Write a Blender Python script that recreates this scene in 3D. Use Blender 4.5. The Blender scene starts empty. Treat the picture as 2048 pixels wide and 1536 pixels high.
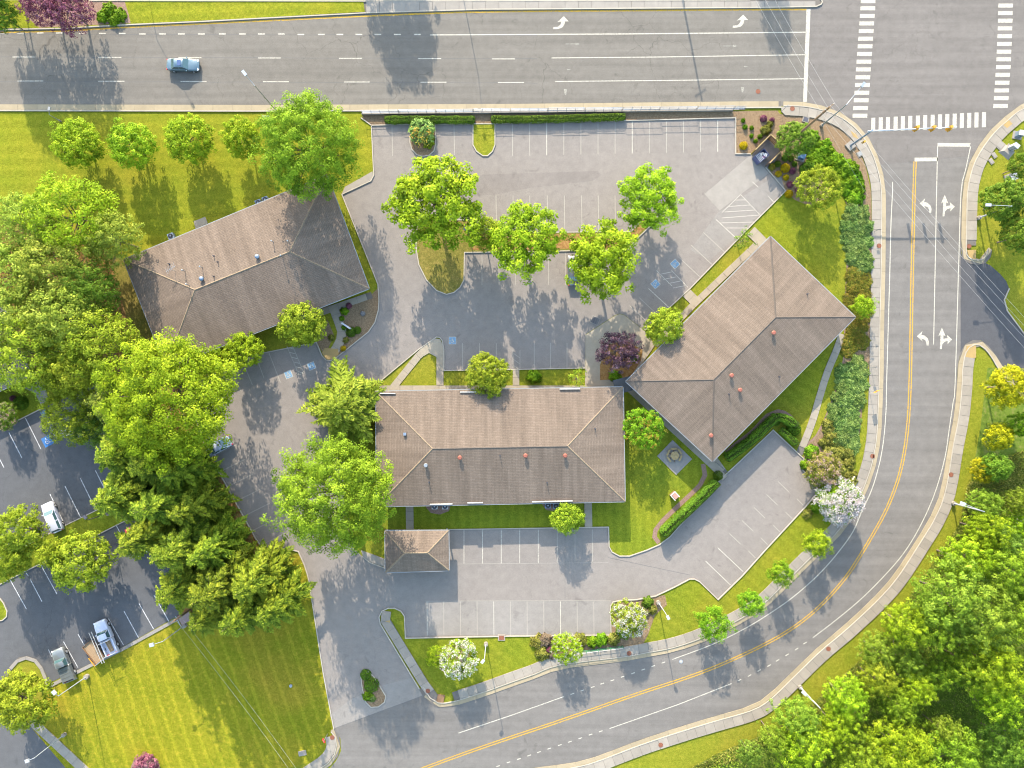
import bpy, bmesh, math, random
import numpy as np
from mathutils import Vector, Matrix
random.seed(7)
C = bpy.context.scene.collection
SC = bpy.context.scene
R = math.radians
S = 13.0          # surveyed photo pixels per metre on the ground
HC = 112.0        # height of the drone above the ground

# ------------------------------------------------------------------ camera, sky, sun, exposure
cam = bpy.data.cameras.new('camera'); camo = bpy.data.objects.new('camera', cam); C.objects.link(camo)
camo.location = (0, 0, HC); camo.rotation_euler = (0, 0, 0)
cam.sensor_width = 36; cam.lens = 18.0 / (1024 / S / HC); cam.clip_start = 1; cam.clip_end = 5000
SC.camera = camo
EL = R(25); AZX, AZY = -0.19, 0.982
sdir = Vector((AZX * math.cos(EL), AZY * math.cos(EL), math.sin(EL))).normalized()
w = bpy.data.worlds.new('World'); SC.world = w; w.use_nodes = True
nt = w.node_tree; nt.nodes.clear()
sky = nt.nodes.new('ShaderNodeTexSky'); sky.sky_type = 'NISHITA'; sky.sun_disc = False
sky.sun_elevation = EL; sky.sun_rotation = math.atan2(AZX, AZY)
sky.air_density = 1.5; sky.dust_density = 1.5; sky.ozone_density = 1.2
bg = nt.nodes.new('ShaderNodeBackground'); bg.inputs['Strength'].default_value = 0.15
wo = nt.nodes.new('ShaderNodeOutputWorld')
nt.links.new(sky.outputs[0], bg.inputs[0]); nt.links.new(bg.outputs[0], wo.inputs[0])
sl = bpy.data.lights.new('sun', 'SUN'); sl.energy = 2.75; sl.angle = R(0.4); sl.color = (1.0, 0.885, 0.72)
so = bpy.data.objects.new('sun', sl); C.objects.link(so)
so.rotation_euler = sdir.to_track_quat('Z', 'Y').to_euler(); so.location = sdir * 200
SC.view_settings.view_transform = 'Standard'; SC.view_settings.look = 'None'
SC.view_settings.gamma = 1.0; SC.view_settings.use_curve_mapping = False
SC.view_settings.exposure = 2.57
SC.cycles.filter_width = 1.1; SC.cycles.max_bounces = 6; SC.cycles.transparent_max_bounces = 4

# ------------------------------------------------------------------ helpers
def P(px, py, h=0.0, z=None):
    k = (HC - h) / HC
    return Vector(((px - 1024) / S * k, (768 - py) / S * k, h if z is None else z))

def G(pts): return [P(x, y) for x, y in pts]

def new_mesh(name, verts, faces, mat=None, parent=None, smooth=False):
    me = bpy.data.meshes.new(name); me.from_pydata([tuple(v) for v in verts], [], faces)
    me.validate(); me.update()
    if smooth: me.polygons.foreach_set('use_smooth', [True] * len(me.polygons))
    return link(name, me, mat, parent)

def link(name, me, mat=None, parent=None):
    o = bpy.data.objects.new(name, me); C.objects.link(o)
    if mat is not None:
        if len(me.materials) == 0: me.materials.append(mat)
        else: o.material_slots[0].link = 'OBJECT'; o.material_slots[0].material = mat
    if parent is not None: o.parent = parent
    return o

def struct(o, label=None):
    o['kind'] = 'structure'
    if label: o['label'] = label
    return o

def tag(o, label, cat, group=None):
    o['label'] = label; o['category'] = cat
    if group: o['group'] = group
    return o

def thing(name, label, cat, loc=(0, 0, 0), rz=0.0, group=None):
    o = bpy.data.objects.new(name, None); C.objects.link(o); o.empty_display_size = 0.3
    o.location = loc; o.rotation_euler = (0, 0, rz)
    return tag(o, label, cat, group)

def sheet(name, pts, z, mat, parent=None, structure=True):
    """flat polygon given in survey pixels"""
    o = new_mesh(name, [(p.x, p.y, z) for p in G(pts)], [list(range(len(pts)))], mat, parent)
    if structure and parent is None: struct(o)
    return o

def area2(v): return sum(v[i][0] * v[(i + 1) % len(v)][1] - v[(i + 1) % len(v)][0] * v[i][1] for i in range(len(v)))

def prism_v(pts, z0, z1):
    pts = [tuple(p[:2]) for p in pts]
    if area2(pts) < 0: pts = pts[::-1]
    n = len(pts)
    v = [(x, y, z0) for x, y in pts] + [(x, y, z1) for x, y in pts]
    f = [list(range(n, 2 * n)), list(range(n - 1, -1, -1))]
    f += [[i, (i + 1) % n, n + (i + 1) % n, n + i] for i in range(n)]
    return v, f

def prism(name, pts, z0, z1, mat, parent=None):
    v, f = prism_v(pts, z0, z1); return new_mesh(name, v, f, mat, parent)

class MB:
    """collects shapes into one mesh"""
    def __init__(s): s.v = []; s.f = []
    def add(s, v, f):
        b = len(s.v); s.v += [tuple(p) for p in v]; s.f += [[b + i for i in q] for q in f]; return s
    def box(s, c, d, rz=0.0, M=None):
        x, y, z = d[0] / 2, d[1] / 2, d[2] / 2
        v = [Vector(p) for p in ((-x, -y, -z), (x, -y, -z), (x, y, -z), (-x, y, -z), (-x, -y, z), (x, -y, z), (x, y, z), (-x, y, z))]
        if rz: m = Matrix.Rotation(rz, 3, 'Z'); v = [m @ p for p in v]
        if M is not None: v = [M @ p for p in v]
        v = [p + Vector(c) for p in v]
        return s.add(v, [[0, 3, 2, 1], [4, 5, 6, 7], [0, 1, 5, 4], [1, 2, 6, 5], [2, 3, 7, 6], [3, 0, 4, 7]])
    def tube(s, a, b, r0, r1=None, n=8, cap=True):
        a = Vector(a); b = Vector(b); r1 = r0 if r1 is None else r1
        d = (b - a).normalized(); t = d.orthogonal().normalized(); u = d.cross(t)
        v = []
        for p, r in ((a, r0), (b, r1)):
            for i in range(n):
                an = 2 * math.pi * i / n; v.append(p + (t * math.cos(an) + u * math.sin(an)) * r)
        f = [[i, (i + 1) % n, n + (i + 1) % n, n + i] for i in range(n)]
        if cap: f += [list(range(n - 1, -1, -1)), list(range(n, 2 * n))]
        return s.add(v, f)
    def path(s, pts, r0, r1=None, n=6):
        r1 = r0 if r1 is None else r1; m = len(pts) - 1
        for i in range(m):
            s.tube(pts[i], pts[i + 1], r0 + (r1 - r0) * i / m, r0 + (r1 - r0) * (i + 1) / m, n)
        return s
    def dome(s, c, r, squash=1.0, n=10, m=5, low=-0.5):
        v = []; f = []
        for j in range(m + 1):
            a = math.asin(low) + (math.pi / 2 - math.asin(low)) * j / m
            for i in range(n):
                b = 2 * math.pi * i / n
                v.append((c[0] + r * math.cos(a) * math.cos(b), c[1] + r * math.cos(a) * math.sin(b), c[2] + r * squash * math.sin(a)))
        for j in range(m):
            for i in range(n): f.append([j * n + i, j * n + (i + 1) % n, (j + 1) * n + (i + 1) % n, (j + 1) * n + i])
        f.append(list(range(n - 1, -1, -1)))
        return s.add(v, f)
    def obj(s, name, mat, parent=None, smooth=False): return new_mesh(name, s.v, s.f, mat, parent, smooth)

def smooth_line(pts, step=12.0):
    """Catmull-Rom through survey points, returned in survey pixels"""
    q = [pts[0]] + list(pts) + [pts[-1]]; out = []
    for i in range(1, len(q) - 2):
        p0, p1, p2, p3 = [np.array(a, float) for a in q[i - 1:i + 3]]
        n = max(1, int(np.linalg.norm(p2 - p1) / step))
        for k in range(n):
            t = k / n
            out.append(tuple(0.5 * ((2 * p1) + (-p0 + p2) * t + (2 * p0 - 5 * p1 + 4 * p2 - p3) * t * t + (-p0 + 3 * p1 - 3 * p2 + p3) * t ** 3)))
    out.append(tuple(map(float, pts[-1]))); return out

def offset(pts, d, closed=False):
    """shift a line sideways by d survey pixels (to the left of travel as seen in the photo for d<0)"""
    n = len(pts); out = []
    for i in range(n):
        a = np.array(pts[(i - 1) % n] if (i > 0 or closed) else pts[i]); b = np.array(pts[i]); c = np.array(pts[(i + 1) % n] if (i < n - 1 or closed) else pts[i])
        def nrm(u):
            L = np.linalg.norm(u); return np.array((-u[1], u[0])) / L if L > 1e-6 else None
        n1, n2 = nrm(b - a), nrm(c - b)
        if n1 is None: n1 = n2
        if n2 is None: n2 = n1
        m = n1 + n2; L = np.linalg.norm(m)
        m = n1 if L < 1e-6 else m / L
        k = max(0.5, float(np.dot(m, n1)))
        out.append(tuple(b + m * d / k))
    return out

def band(pts, d0, d1, closed=False):
    return offset(pts, d0, closed), offset(pts, d1, closed)

def strip(name, pts, d0, d1, z, mat, parent=None, structure=True):
    a, b = band(pts, d0, d1); n = len(a)
    v = [(p.x, p.y, z) for p in G(a)] + [(p.x, p.y, z) for p in G(b)]
    f = [[i, i + 1, n + i + 1, n + i] for i in range(n - 1)]
    # face up
    o = new_mesh(name, v, f, mat, parent)
    if structure and parent is None: struct(o)
    return o

def kerb_mb(mb, pts, wpx=1.9, h=0.13, closed=False):
    a, b = band(pts, -wpx / 2, wpx / 2, closed); n = len(a)
    A, B = G(a), G(b)
    v = []
    for p, q in zip(A, B): v += [(p.x, p.y, -.02), (p.x, p.y, h), (q.x, q.y, h), (q.x, q.y, -.02)]
    f = []
    rng = range(n if closed else n - 1)
    for i in rng:
        j = (i + 1) % n
        for k in range(3): f.append([4 * i + k, 4 * j + k, 4 * j + k + 1, 4 * i + k + 1])
    if not closed: f += [[0, 1, 2, 3], [4 * n - 1, 4 * n - 2, 4 * n - 3, 4 * n - 4]]
    return mb.add(v, f)

def resample(pts, step):
    out = [pts[0]]; acc = 0.0
    for i in range(len(pts) - 1):
        a = np.array(pts[i], float); b = np.array(pts[i + 1], float); L = np.linalg.norm(b - a); t = step - acc
        while t <= L: out.append(tuple(a + (b - a) * t / L)); t += step
        acc = (acc + L) % step
    return out

def slabs(parent, pts, d0, d1, step, mat, z0=0.0, z1=0.12, gap=0.5, skip=None, jit=0.012):
    """separate paving slabs along a line; step and offsets in survey pixels"""
    q = resample(pts, step)
    a, b = band(q, d0, d1); n = 0
    for i in range(len(q) - 1):
        if skip and skip(q[i]): continue
        u = np.array(q[i + 1]) - np.array(q[i]); L = np.linalg.norm(u)
        g = gap / L / 2
        a0, a1, b0, b1 = [np.array(t) for t in (a[i], a[i + 1], b[i], b[i + 1])]
        pts4 = [a0 + (a1 - a0) * g, a0 + (a1 - a0) * (1 - g), b0 + (b1 - b0) * (1 - g), b0 + (b1 - b0) * g]
        prism('slab', [P(*p) for p in pts4], z0, z1 + random.uniform(-jit, jit), mat, parent); n += 1
    return n

# ------------------------------------------------------------------ materials
MATS = {}
class NB:
    def __init__(s, name):
        s.m = bpy.data.materials.new(name); s.m.use_nodes = True; s.t = s.m.node_tree; s.t.nodes.clear()
        s.out = s.n('ShaderNodeOutputMaterial'); MATS[name] = s.m
    def n(s, typ, **kw):
        nd = s.t.nodes.new(typ)
        for k, v in kw.items(): setattr(nd, k, v)
        return nd
    def l(s, a, b): s.t.links.new(a, b)
    def pos(s, rot=0.0, scale=(1, 1, 1)):
        g = s.n('ShaderNodeNewGeometry'); m = s.n('ShaderNodeMapping'); s.l(g.outputs['Position'], m.inputs[0])
        m.inputs['Rotation'].default_value = (0, 0, rot); m.inputs['Scale'].default_value = scale
        return m.outputs[0]
    def noise(s, vec, scale, detail=3, rough=0.55, dist=0.0):
        n = s.n('ShaderNodeTexNoise'); s.l(vec, n.inputs['Vector']); n.inputs['Scale'].default_value = scale
        n.inputs['Detail'].default_value = detail; n.inputs['Roughness'].default_value = rough; n.inputs['Distortion'].default_value = dist
        return n.outputs['Fac']
    def ramp(s, fac, stops):
        r = s.n('ShaderNodeValToRGB'); s.l(fac, r.inputs[0]); e = r.color_ramp.elements
        while len(e) < len(stops): e.new(0.5)
        for i, (p, c) in enumerate(stops):
            e[i].position = p; e[i].color = (c, c, c, 1) if isinstance(c, (int, float)) else (*c, 1)
        return r.outputs[0]
    def mix(s, fac, a, b, mode='MIX'):
        m = s.n('ShaderNodeMix', data_type='RGBA', blend_type=mode)
        for sock, val in ((m.inputs[0], fac), (m.inputs[6], a), (m.inputs[7], b)):
            if hasattr(val, 'links') or isinstance(val, bpy.types.NodeSocket): s.l(val, sock)
            elif isinstance(val, (int, float)): sock.default_value = val if sock == m.inputs[0] else (val, val, val, 1)
            else: sock.default_value = (*val, 1)
        return m.outputs[2]
    def math(s, op, a, b=0.0, c=None):
        m = s.n('ShaderNodeMath', operation=op)
        for i, val in enumerate((a, b) if c is None else (a, b, c)):
            if isinstance(val, bpy.types.NodeSocket): s.l(val, m.inputs[i])
            else: m.inputs[i].default_value = val
        return m.outputs[0]
    def bsdf(s, col, rough=0.9, bump=None, bstr=0.3, bdist=0.02, spec=0.3, metal=0.0, coat=0.0):
        b = s.n('ShaderNodeBsdfPrincipled')
        if isinstance(col, bpy.types.NodeSocket): s.l(col, b.inputs['Base Color'])
        else: b.inputs['Base Color'].default_value = (*col, 1)
        if isinstance(rough, bpy.types.NodeSocket): s.l(rough, b.inputs['Roughness'])
        else: b.inputs['Roughness'].default_value = rough
        b.inputs['Specular IOR Level'].default_value = spec; b.inputs['Metallic'].default_value = metal
        b.inputs['Coat Weight'].default_value = coat; b.inputs['Coat Roughness'].default_value = 0.08
        if bump is not None:
            bm = s.n('ShaderNodeBump'); bm.inputs['Strength'].default_value = bstr; bm.inputs['Distance'].default_value = bdist
            s.l(bump, bm.inputs['Height']); s.l(bm.outputs[0], b.inputs['Normal'])
        s.l(b.outputs[0], s.out.inputs[0]); return s.m

def sc(c, k): return tuple(x * k for x in c)

def asphalt(name, col, crack=0.5, streak_rot=None, patch=0.1, grain=0.18, stain=0.12):
    b = NB(name); p = b.pos()
    c = b.mix(1.0, col, b.ramp(b.noise(p, 0.09, 4, 0.6), [(0.3, 1 - patch), (0.7, 1 + patch * 0.7)]), 'MULTIPLY')
    c = b.mix(1.0, c, b.ramp(b.noise(p, 0.9, 5, 0.7), [(0.3, 1 - stain), (0.7, 1 + stain * .6)]), 'MULTIPLY')
    c = b.mix(1.0, c, b.ramp(b.noise(p, 0.45, 2, 0.5, 1.5), [(0.24, 0.80), (0.34, 1.0)]), 'MULTIPLY')
    fine = b.noise(p, 9, 3, 0.7)
    c = b.mix(1.0, c, b.ramp(fine, [(0.25, 1 - grain), (0.75, 1 + grain)]), 'MULTIPLY')
    if streak_rot is not None:
        q = b.pos(streak_rot, (0.02, 0.75, 1))
        c = b.mix(1.0, c, b.ramp(b.noise(q, 1.0, 4, 0.6), [(0.35, 0.87), (0.65, 1.07)]), 'MULTIPLY')
    if crack:
        v = b.n('ShaderNodeTexVoronoi', feature='DISTANCE_TO_EDGE')
        q = b.mix(0.12, p, None or b.n('ShaderNodeTexNoise').outputs['Color']) if False else p
        nn = b.n('ShaderNodeTexNoise'); b.l(p, nn.inputs['Vector']); nn.inputs['Scale'].default_value = 0.6; nn.inputs['Detail'].default_value = 5
        ad = b.n('ShaderNodeVectorMath', operation='MULTIPLY_ADD'); b.l(nn.outputs['Color'], ad.inputs[0]); ad.inputs[1].default_value = (2.2, 2.2, 0); b.l(p, ad.inputs[2])
        b.l(ad.outputs[0], v.inputs['Vector']); v.inputs['Scale'].default_value = 0.16
        line = b.ramp(v.outputs['Distance'], [(0.0, 1.0), (0.006, 0.0)])
        mask = b.ramp(b.noise(p, 0.06, 3, 0.6), [(0.46, 0.0), (0.56, crack)])
        c = b.mix(b.math('MULTIPLY', line, mask), c, sc(col, 0.45))
    return b.bsdf(c, 0.92, fine, 0.25, 0.01, 0.2)

def concrete(name, col, var=0.12, joints=None):
    b = NB(name); p = b.pos()
    oi = b.n('ShaderNodeObjectInfo')
    c = b.mix(1.0, col, b.ramp(oi.outputs['Random'], [(0, 1 - var), (1, 1 + var * 0.6)]), 'MULTIPLY')
    c = b.mix(1.0, c, b.ramp(b.noise(p, 0.7, 5, 0.7), [(0.3, 0.88), (0.7, 1.07)]), 'MULTIPLY')
    fine = b.noise(p, 12, 3, 0.7)
    c = b.mix(1.0, c, b.ramp(fine, [(0.25, 0.9), (0.75, 1.08)]), 'MULTIPLY')
    return b.bsdf(c, 0.9, fine, 0.2, 0.01, 0.25)

def grass(name, c1, c2, dry, rot=0.0, period=2.0, stripe=0.0, dryamt=0.5, thin=False):
    b = NB(name); p = b.pos()
    n1 = b.noise(p, 0.18, 5, 0.65); n2 = b.noise(p, 1.7, 6, 0.8); n3 = b.noise(p, 6, 4, 0.9)
    c = b.mix(b.ramp(n1, [(0.35, 0), (0.65, 1)]), c1, c2)
    c = b.mix(b.math('MULTIPLY', b.ramp(n2, [(0.5, 0), (0.75, 1)]), dryamt), c, dry)
    n4 = b.noise(b.pos(0, (1, 1, 1)), 0.07, 3, 0.6)
    c = b.mix(b.math('MULTIPLY', b.ramp(n4, [(0.5, 0), (0.7, 1)]), dryamt * 0.7), c, dry)
    c = b.mix(1.0, c, b.ramp(n2, [(0.35, 0.80), (0.65, 1.18)]), 'MULTIPLY')
    c = b.mix(1.0, c, b.ramp(n3, [(0.32, 0.60), (0.68, 1.40)]), 'MULTIPLY')
    if stripe:
        q = b.pos(rot, (1, 1, 1))
        wv = b.n('ShaderNodeTexWave', wave_type='BANDS', bands_direction='Y'); b.l(q, wv.inputs['Vector'])
        wv.inputs['Scale'].default_value = 0.314 / period; wv.inputs['Distortion'].default_value = 1.6
        wv.inputs['Detail'].default_value = 3; wv.inputs['Detail Scale'].default_value = 0.6
        f = b.ramp(wv.outputs['Fac'], [(0.72, 0), (0.97, 1)] if thin else [(0.25, 0), (0.75, 1)])
        c = b.mix(1.0, c, b.mix(f, (1 - stripe, 1 - stripe * .8, 1 - stripe), (1 + stripe, 1 + stripe * .85, 1 + stripe * .5)), 'MULTIPLY')
    return b.bsdf(c, 1.0, n3, 0.9, 0.05, 0.05)

def mottled(name, stops, scale=3.0, fine=16, bstr=0.6, rough=1.0):
    b = NB(name); p = b.pos(); n = b.noise(p, scale, 5, 0.7)
    c = b.ramp(n, stops); nf = b.noise(p, fine, 3, 0.8)
    c = b.mix(1.0, c, b.ramp(nf, [(0.3, 0.6), (0.7, 1.4)]), 'MULTIPLY')
    return b.bsdf(c, rough, nf, bstr, 0.04, 0.1)

def plain(name, col, rough=0.6, spec=0.4, metal=0.0, coat=0.0, var=0.1, scale=5.0):
    b = NB(name)
    if var:
        n = b.noise(b.pos(), scale, 4, 0.6)
        c = b.mix(1.0, col, b.ramp(n, [(0.3, 1 - var), (0.7, 1 + var)]), 'MULTIPLY')
    else: c = col
    return b.bsdf(c, rough, None, spec=spec, metal=metal, coat=coat)

def paint_line(name, col, wear, under):
    """road paint with worn spots where the surface shows"""
    b = NB(name); p = b.pos(); n = b.noise(p, 5, 6, 0.8)
    f = b.ramp(n, [(0.5 - 0.22 * wear - 0.1, 0), (0.5 + 0.1 * wear, 1)]) if wear < 0.99 else b.ramp(n, [(0.4, 0), (0.62, .75)])
    c = b.mix(f, under, col); return b.bsdf(c, 0.8)

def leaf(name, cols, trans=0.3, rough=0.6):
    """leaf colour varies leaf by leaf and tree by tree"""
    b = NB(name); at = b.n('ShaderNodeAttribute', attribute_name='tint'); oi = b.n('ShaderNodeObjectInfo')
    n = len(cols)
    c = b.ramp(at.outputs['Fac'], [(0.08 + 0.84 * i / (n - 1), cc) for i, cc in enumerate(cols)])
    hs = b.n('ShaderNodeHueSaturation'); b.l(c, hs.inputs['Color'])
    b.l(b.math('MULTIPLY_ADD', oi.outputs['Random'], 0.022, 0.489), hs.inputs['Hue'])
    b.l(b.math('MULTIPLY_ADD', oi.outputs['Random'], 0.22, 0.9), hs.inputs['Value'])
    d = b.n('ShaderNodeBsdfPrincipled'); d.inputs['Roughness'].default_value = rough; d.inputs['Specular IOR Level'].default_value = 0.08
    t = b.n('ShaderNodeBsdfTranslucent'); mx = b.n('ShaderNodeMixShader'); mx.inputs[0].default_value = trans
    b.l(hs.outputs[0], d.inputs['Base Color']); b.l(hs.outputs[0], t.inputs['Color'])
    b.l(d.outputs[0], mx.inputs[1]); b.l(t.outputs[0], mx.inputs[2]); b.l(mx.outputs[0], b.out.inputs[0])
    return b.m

def shingles(name, c1, c2, c3):
    b = NB(name); uv = b.n('ShaderNodeUVMap'); 
    br = b.n('ShaderNodeTexBrick'); b.l(uv.outputs[0], br.inputs['Vector'])
    br.inputs['Color1'].default_value = (*c1, 1); br.inputs['Color2'].default_value = (*c2, 1); br.inputs['Mortar'].default_value = (*c3, 1)
    br.inputs['Scale'].default_value = 1.0; br.inputs['Brick Width'].default_value = 0.8; br.inputs['Row Height'].default_value = 0.24
    br.inputs['Mortar Size'].default_value = 0.03; br.inputs['Bias'].default_value = 0.0
    mp = b.n('ShaderNodeMapping'); b.l(uv.outputs[0], mp.inputs[0]); mp.inputs['Scale'].default_value = (1.0, 0.09, 1)
    c = b.mix(1.0, br.outputs['Color'], b.ramp(b.noise(mp.outputs[0], 0.8, 5, 0.7), [(0.35, 0.80), (0.65, 1.14)]), 'MULTIPLY')
    c = b.mix(1.0, c, b.ramp(b.noise(b.pos(), 6, 4, 0.8), [(0.3, 0.82), (0.7, 1.16)]), 'MULTIPLY')
    return b.bsdf(c, 0.95, br.outputs['Fac'], 0.5, -0.015, 0.1)

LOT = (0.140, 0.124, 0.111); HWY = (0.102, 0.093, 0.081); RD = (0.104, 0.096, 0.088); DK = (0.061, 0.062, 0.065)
m_lot = asphalt('lot_asphalt', LOT, 0.35, None, 0.06)
m_patch = asphalt('patched_asphalt', (0.126, 0.111, 0.100), 0.2)
m_patch2 = asphalt('smooth_asphalt_patch', (0.150, 0.137, 0.124), 0.1)
m_hwy = asphalt('highway_asphalt', HWY, 0.8, 0.0, 0.07)
m_road = asphalt('road_asphalt', RD, 0.12, math.pi / 2, 0.05)
m_cross = asphalt('intersection_asphalt', (0.103, 0.093, 0.085), 0.3, 0.0, 0.06)
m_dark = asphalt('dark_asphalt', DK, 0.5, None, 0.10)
m_drive = asphalt('new_asphalt', (0.048, 0.048, 0.052), 0.0, None, 0.05)
m_seam = plain('tar_seam', (0.06, 0.058, 0.056), 0.7)
m_conc = concrete('walk_concrete', (0.178, 0.158, 0.132))
m_gutter = concrete('gutter_concrete', (0.205, 0.168, 0.110), 0.08)
m_kerb = concrete('kerb_concrete', (0.24, 0.215, 0.175), 0.05)
m_cream = concrete('cream_concrete', (0.20, 0.172, 0.130), 0.07)
m_pad = concrete('pad_concrete', (0.165, 0.150, 0.132), 0.06)
m_ramp = concrete('ramp_paving', (0.22, 0.15, 0.06), 0.05)
m_base = concrete('joint_concrete', (0.09, 0.08, 0.07), 0.0)
WH = (0.285, 0.27, 0.235)
m_white = paint_line('white_marking', (0.29, 0.27, 0.225), 0.35, HWY)
m_wornw = paint_line('faded_white_marking', (0.20, 0.185, 0.155), 0.8, LOT)
m_wornh = paint_line('worn_white_marking', (0.26, 0.25, 0.21), 1.0, HWY)
m_brightw = paint_line('fresh_white_marking', (0.33, 0.33, 0.33), 0.05, DK)
m_yellow = paint_line('yellow_marking', (0.33, 0.185, 0.006), 0.08, RD)
m_blue = paint_line('blue_marking', (0.085, 0.18, 0.27), 0.3, LOT)
m_blued = paint_line('bright_blue_marking', (0.015, 0.10, 0.27), 0.1, DK)
m_grass = grass('grass', (0.098, 0.118, 0.010), (0.125, 0.130, 0.012), (0.19, 0.135, 0.022), 0, 2, 0, 0.45)
m_grass_nw = grass('mown_grass_rows', (0.105, 0.125, 0.009), (0.135, 0.135, 0.011), (0.18, 0.14, 0.02), R(-3), 1.9, 0.06, 0.4)
m_grass_sw = grass('striped_lawn', (0.112, 0.122, 0.008), (0.155, 0.146, 0.011), (0.22, 0.14, 0.018), R(71), 2.0, 0.12, 0.8, True)
m_grass_court = grass('court_lawn', (0.085, 0.112, 0.009), (0.115, 0.130, 0.010), (0.16, 0.13, 0.02), R(88), 1.5, 0.07, 0.3)
m_grass_e = grass('verge_lawn', (0.088, 0.112, 0.009), (0.120, 0.132, 0.010), (0.18, 0.13, 0.02), R(40), 1.6, 0.05, 0.4)
m_island = grass('thin_dry_grass', (0.12, 0.10, 0.025), (0.10, 0.095, 0.02), (0.17, 0.115, 0.04), 0, 1, 0, 0.8)
m_mulch = mottled('bark_mulch', [(0.3, (0.085, 0.055, 0.032)), (0.5, (0.135, 0.092, 0.054)), (0.7, (0.18, 0.13, 0.08))], 4)
m_straw = mottled('pine_straw', [(0.3, (0.11, 0.055, 0.018)), (0.5, (0.17, 0.095, 0.033)), (0.7, (0.22, 0.14, 0.06))], 2)
m_redmulch = mottled('reddish_stone_mulch', [(0.3, (0.12, 0.07, 0.052)), (0.6, (0.17, 0.115, 0.088)), (0.75, (0.21, 0.15, 0.12))], 5)
m_brush = mottled('forest_floor', [(0.3, (0.035, 0.055, 0.008)), (0.5, (0.070, 0.105, 0.012)), (0.68, (0.12, 0.12, 0.035))], 1.2)
m_roof = shingles('brown_shingles', (0.124, 0.096, 0.075), (0.107, 0.083, 0.065), (0.092, 0.071, 0.056))
m_roofg = shingles('grey_shingles', (0.10, 0.10, 0.095), (0.08, 0.08, 0.077), (0.055, 0.055, 0.055))
m_cap = plain('ridge_shingles', (0.142, 0.110, 0.078), 0.95, 0.1, var=0.15)
m_capd = plain('dark_ridge_shingles', (0.075, 0.062, 0.052), 0.95, 0.1, var=0.15)
m_brick = plain('brown_brick', (0.15, 0.085, 0.06), 0.9, 0.2, var=0.2, scale=9)
m_trim = plain('white_trim', (0.32, 0.31, 0.29), 0.6, var=0.05)
m_greytrim = plain('grey_fascia', (0.15, 0.155, 0.155), 0.6, var=0.08)
m_glass = plain('window_glass', (0.03, 0.05, 0.06), 0.08, 0.8, var=0)
m_steel = plain('galvanised_steel', (0.22, 0.24, 0.26), 0.4, 0.5, 0.5)
m_lightsteel = plain('pale_painted_steel', (0.24, 0.255, 0.28), 0.45, 0.4, 0.1)
m_darksteel = plain('dark_metal', (0.05, 0.05, 0.06), 0.5, 0.4, 0.3)
m_bluegrey = plain('blue_grey_steel', (0.13, 0.17, 0.23), 0.45, 0.5, 0.3)
m_rust = plain('rusty_iron', (0.13, 0.05, 0.03), 0.85, 0.2, var=0.3, scale=10)
m_copper = plain('reddish_vent_cap', (0.16, 0.05, 0.033), 0.5, 0.4, var=0.15)
m_wood = plain('weathered_wood', (0.12, 0.07, 0.04), 0.9, 0.1, var=0.25)
m_polewood = plain('pole_wood', (0.13, 0.088, 0.055), 0.9, 0.1, var=0.2)
m_tanwood = plain('pale_timber', (0.22, 0.165, 0.08), 0.8, 0.2, var=0.12)
m_ply = plain('plywood_deck', (0.19, 0.13, 0.075), 0.85, 0.2, var=0.12)
m_bark = plain('bark', (0.11, 0.085, 0.065), 0.95, 0.1, var=0.3)
m_sigy = plain('signal_yellow', (0.33, 0.16, 0.01), 0.5, var=0.05)
m_lensd = plain('dark_lens', (0.03, 0.02, 0.02), 0.2, var=0)
m_tyre = plain('tyre_rubber', (0.02, 0.02, 0.02), 0.8, var=0.05)
m_rim = plain('alloy_rim', (0.45, 0.45, 0.46), 0.35, 0.5, 0.7, var=0)
m_cglass = plain('car_glass', (0.03, 0.065, 0.07), 0.06, 0.9, var=0)
m_chead = plain('headlamp_glass', (0.6, 0.62, 0.65), 0.15, 0.7, var=0)
m_ctail = plain('tail_lamp', (0.4, 0.01, 0.02), 0.3, 0.6, var=0)
m_black = plain('black_plastic', (0.025, 0.025, 0.028), 0.6, var=0)
m_cgrey = plain('boulder_stone', (0.085, 0.08, 0.078), 0.9, var=0.3)
m_red = plain('sign_red', (0.5, 0.03, 0.03), 0.5, var=0)
m_green = plain('green_paint', (0.03, 0.12, 0.06), 0.5, var=0)
m_cable = plain('cable', (0.30, 0.29, 0.28), 0.6, var=0)
def carpaint(name, col, metal=0.3): return plain(name, col, 0.32, 0.5, metal, 0.7, var=0)
# ------------------------------------------------------------------ ground, roads, lots
g = new_mesh('ground', [(-600, -600, 0), (600, -600, 0), (600, 600, 0), (-600, 600, 0)], [[0, 1, 2, 3]], m_grass); struct(g)

W_EDGE = [(1470, 204.5), (1536, 204), (1580, 203), (1620, 206), (1665, 218), (1700, 237), (1730, 266), (1750, 300), (1764, 340), (1771, 384), (1771, 480), (1770, 560), (1768, 640), (1767, 740), (1765, 800), (1762, 868), (1756, 910), (1748, 943), (1731, 988), (1708, 1033), (1676, 1075), (1636, 1113), (1596, 1152), (1536, 1211), (1499, 1237), (1449, 1264), (1399, 1287), (1346, 1304), (1294, 1314), (1249, 1322), (1124, 1338), (1070, 1357), (1024, 1373), (974, 1391), (912, 1411), (890, 1415), (874, 1414), (854, 1402), (839, 1378)]
W_ROAD = smooth_line(W_EDGE)
E_EDGE1 = smooth_line([(2300, 130), (2150, 165), (2048, 206), (2011, 232), (1981, 260), (1958, 290), (1941, 320), (1931, 350), (1925, 384), (1923, 440), (1922, 500), (1924, 513), (1930, 522), (1941, 528), (1956, 530), (1971, 526), (1981, 514), (1984, 500)])
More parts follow.
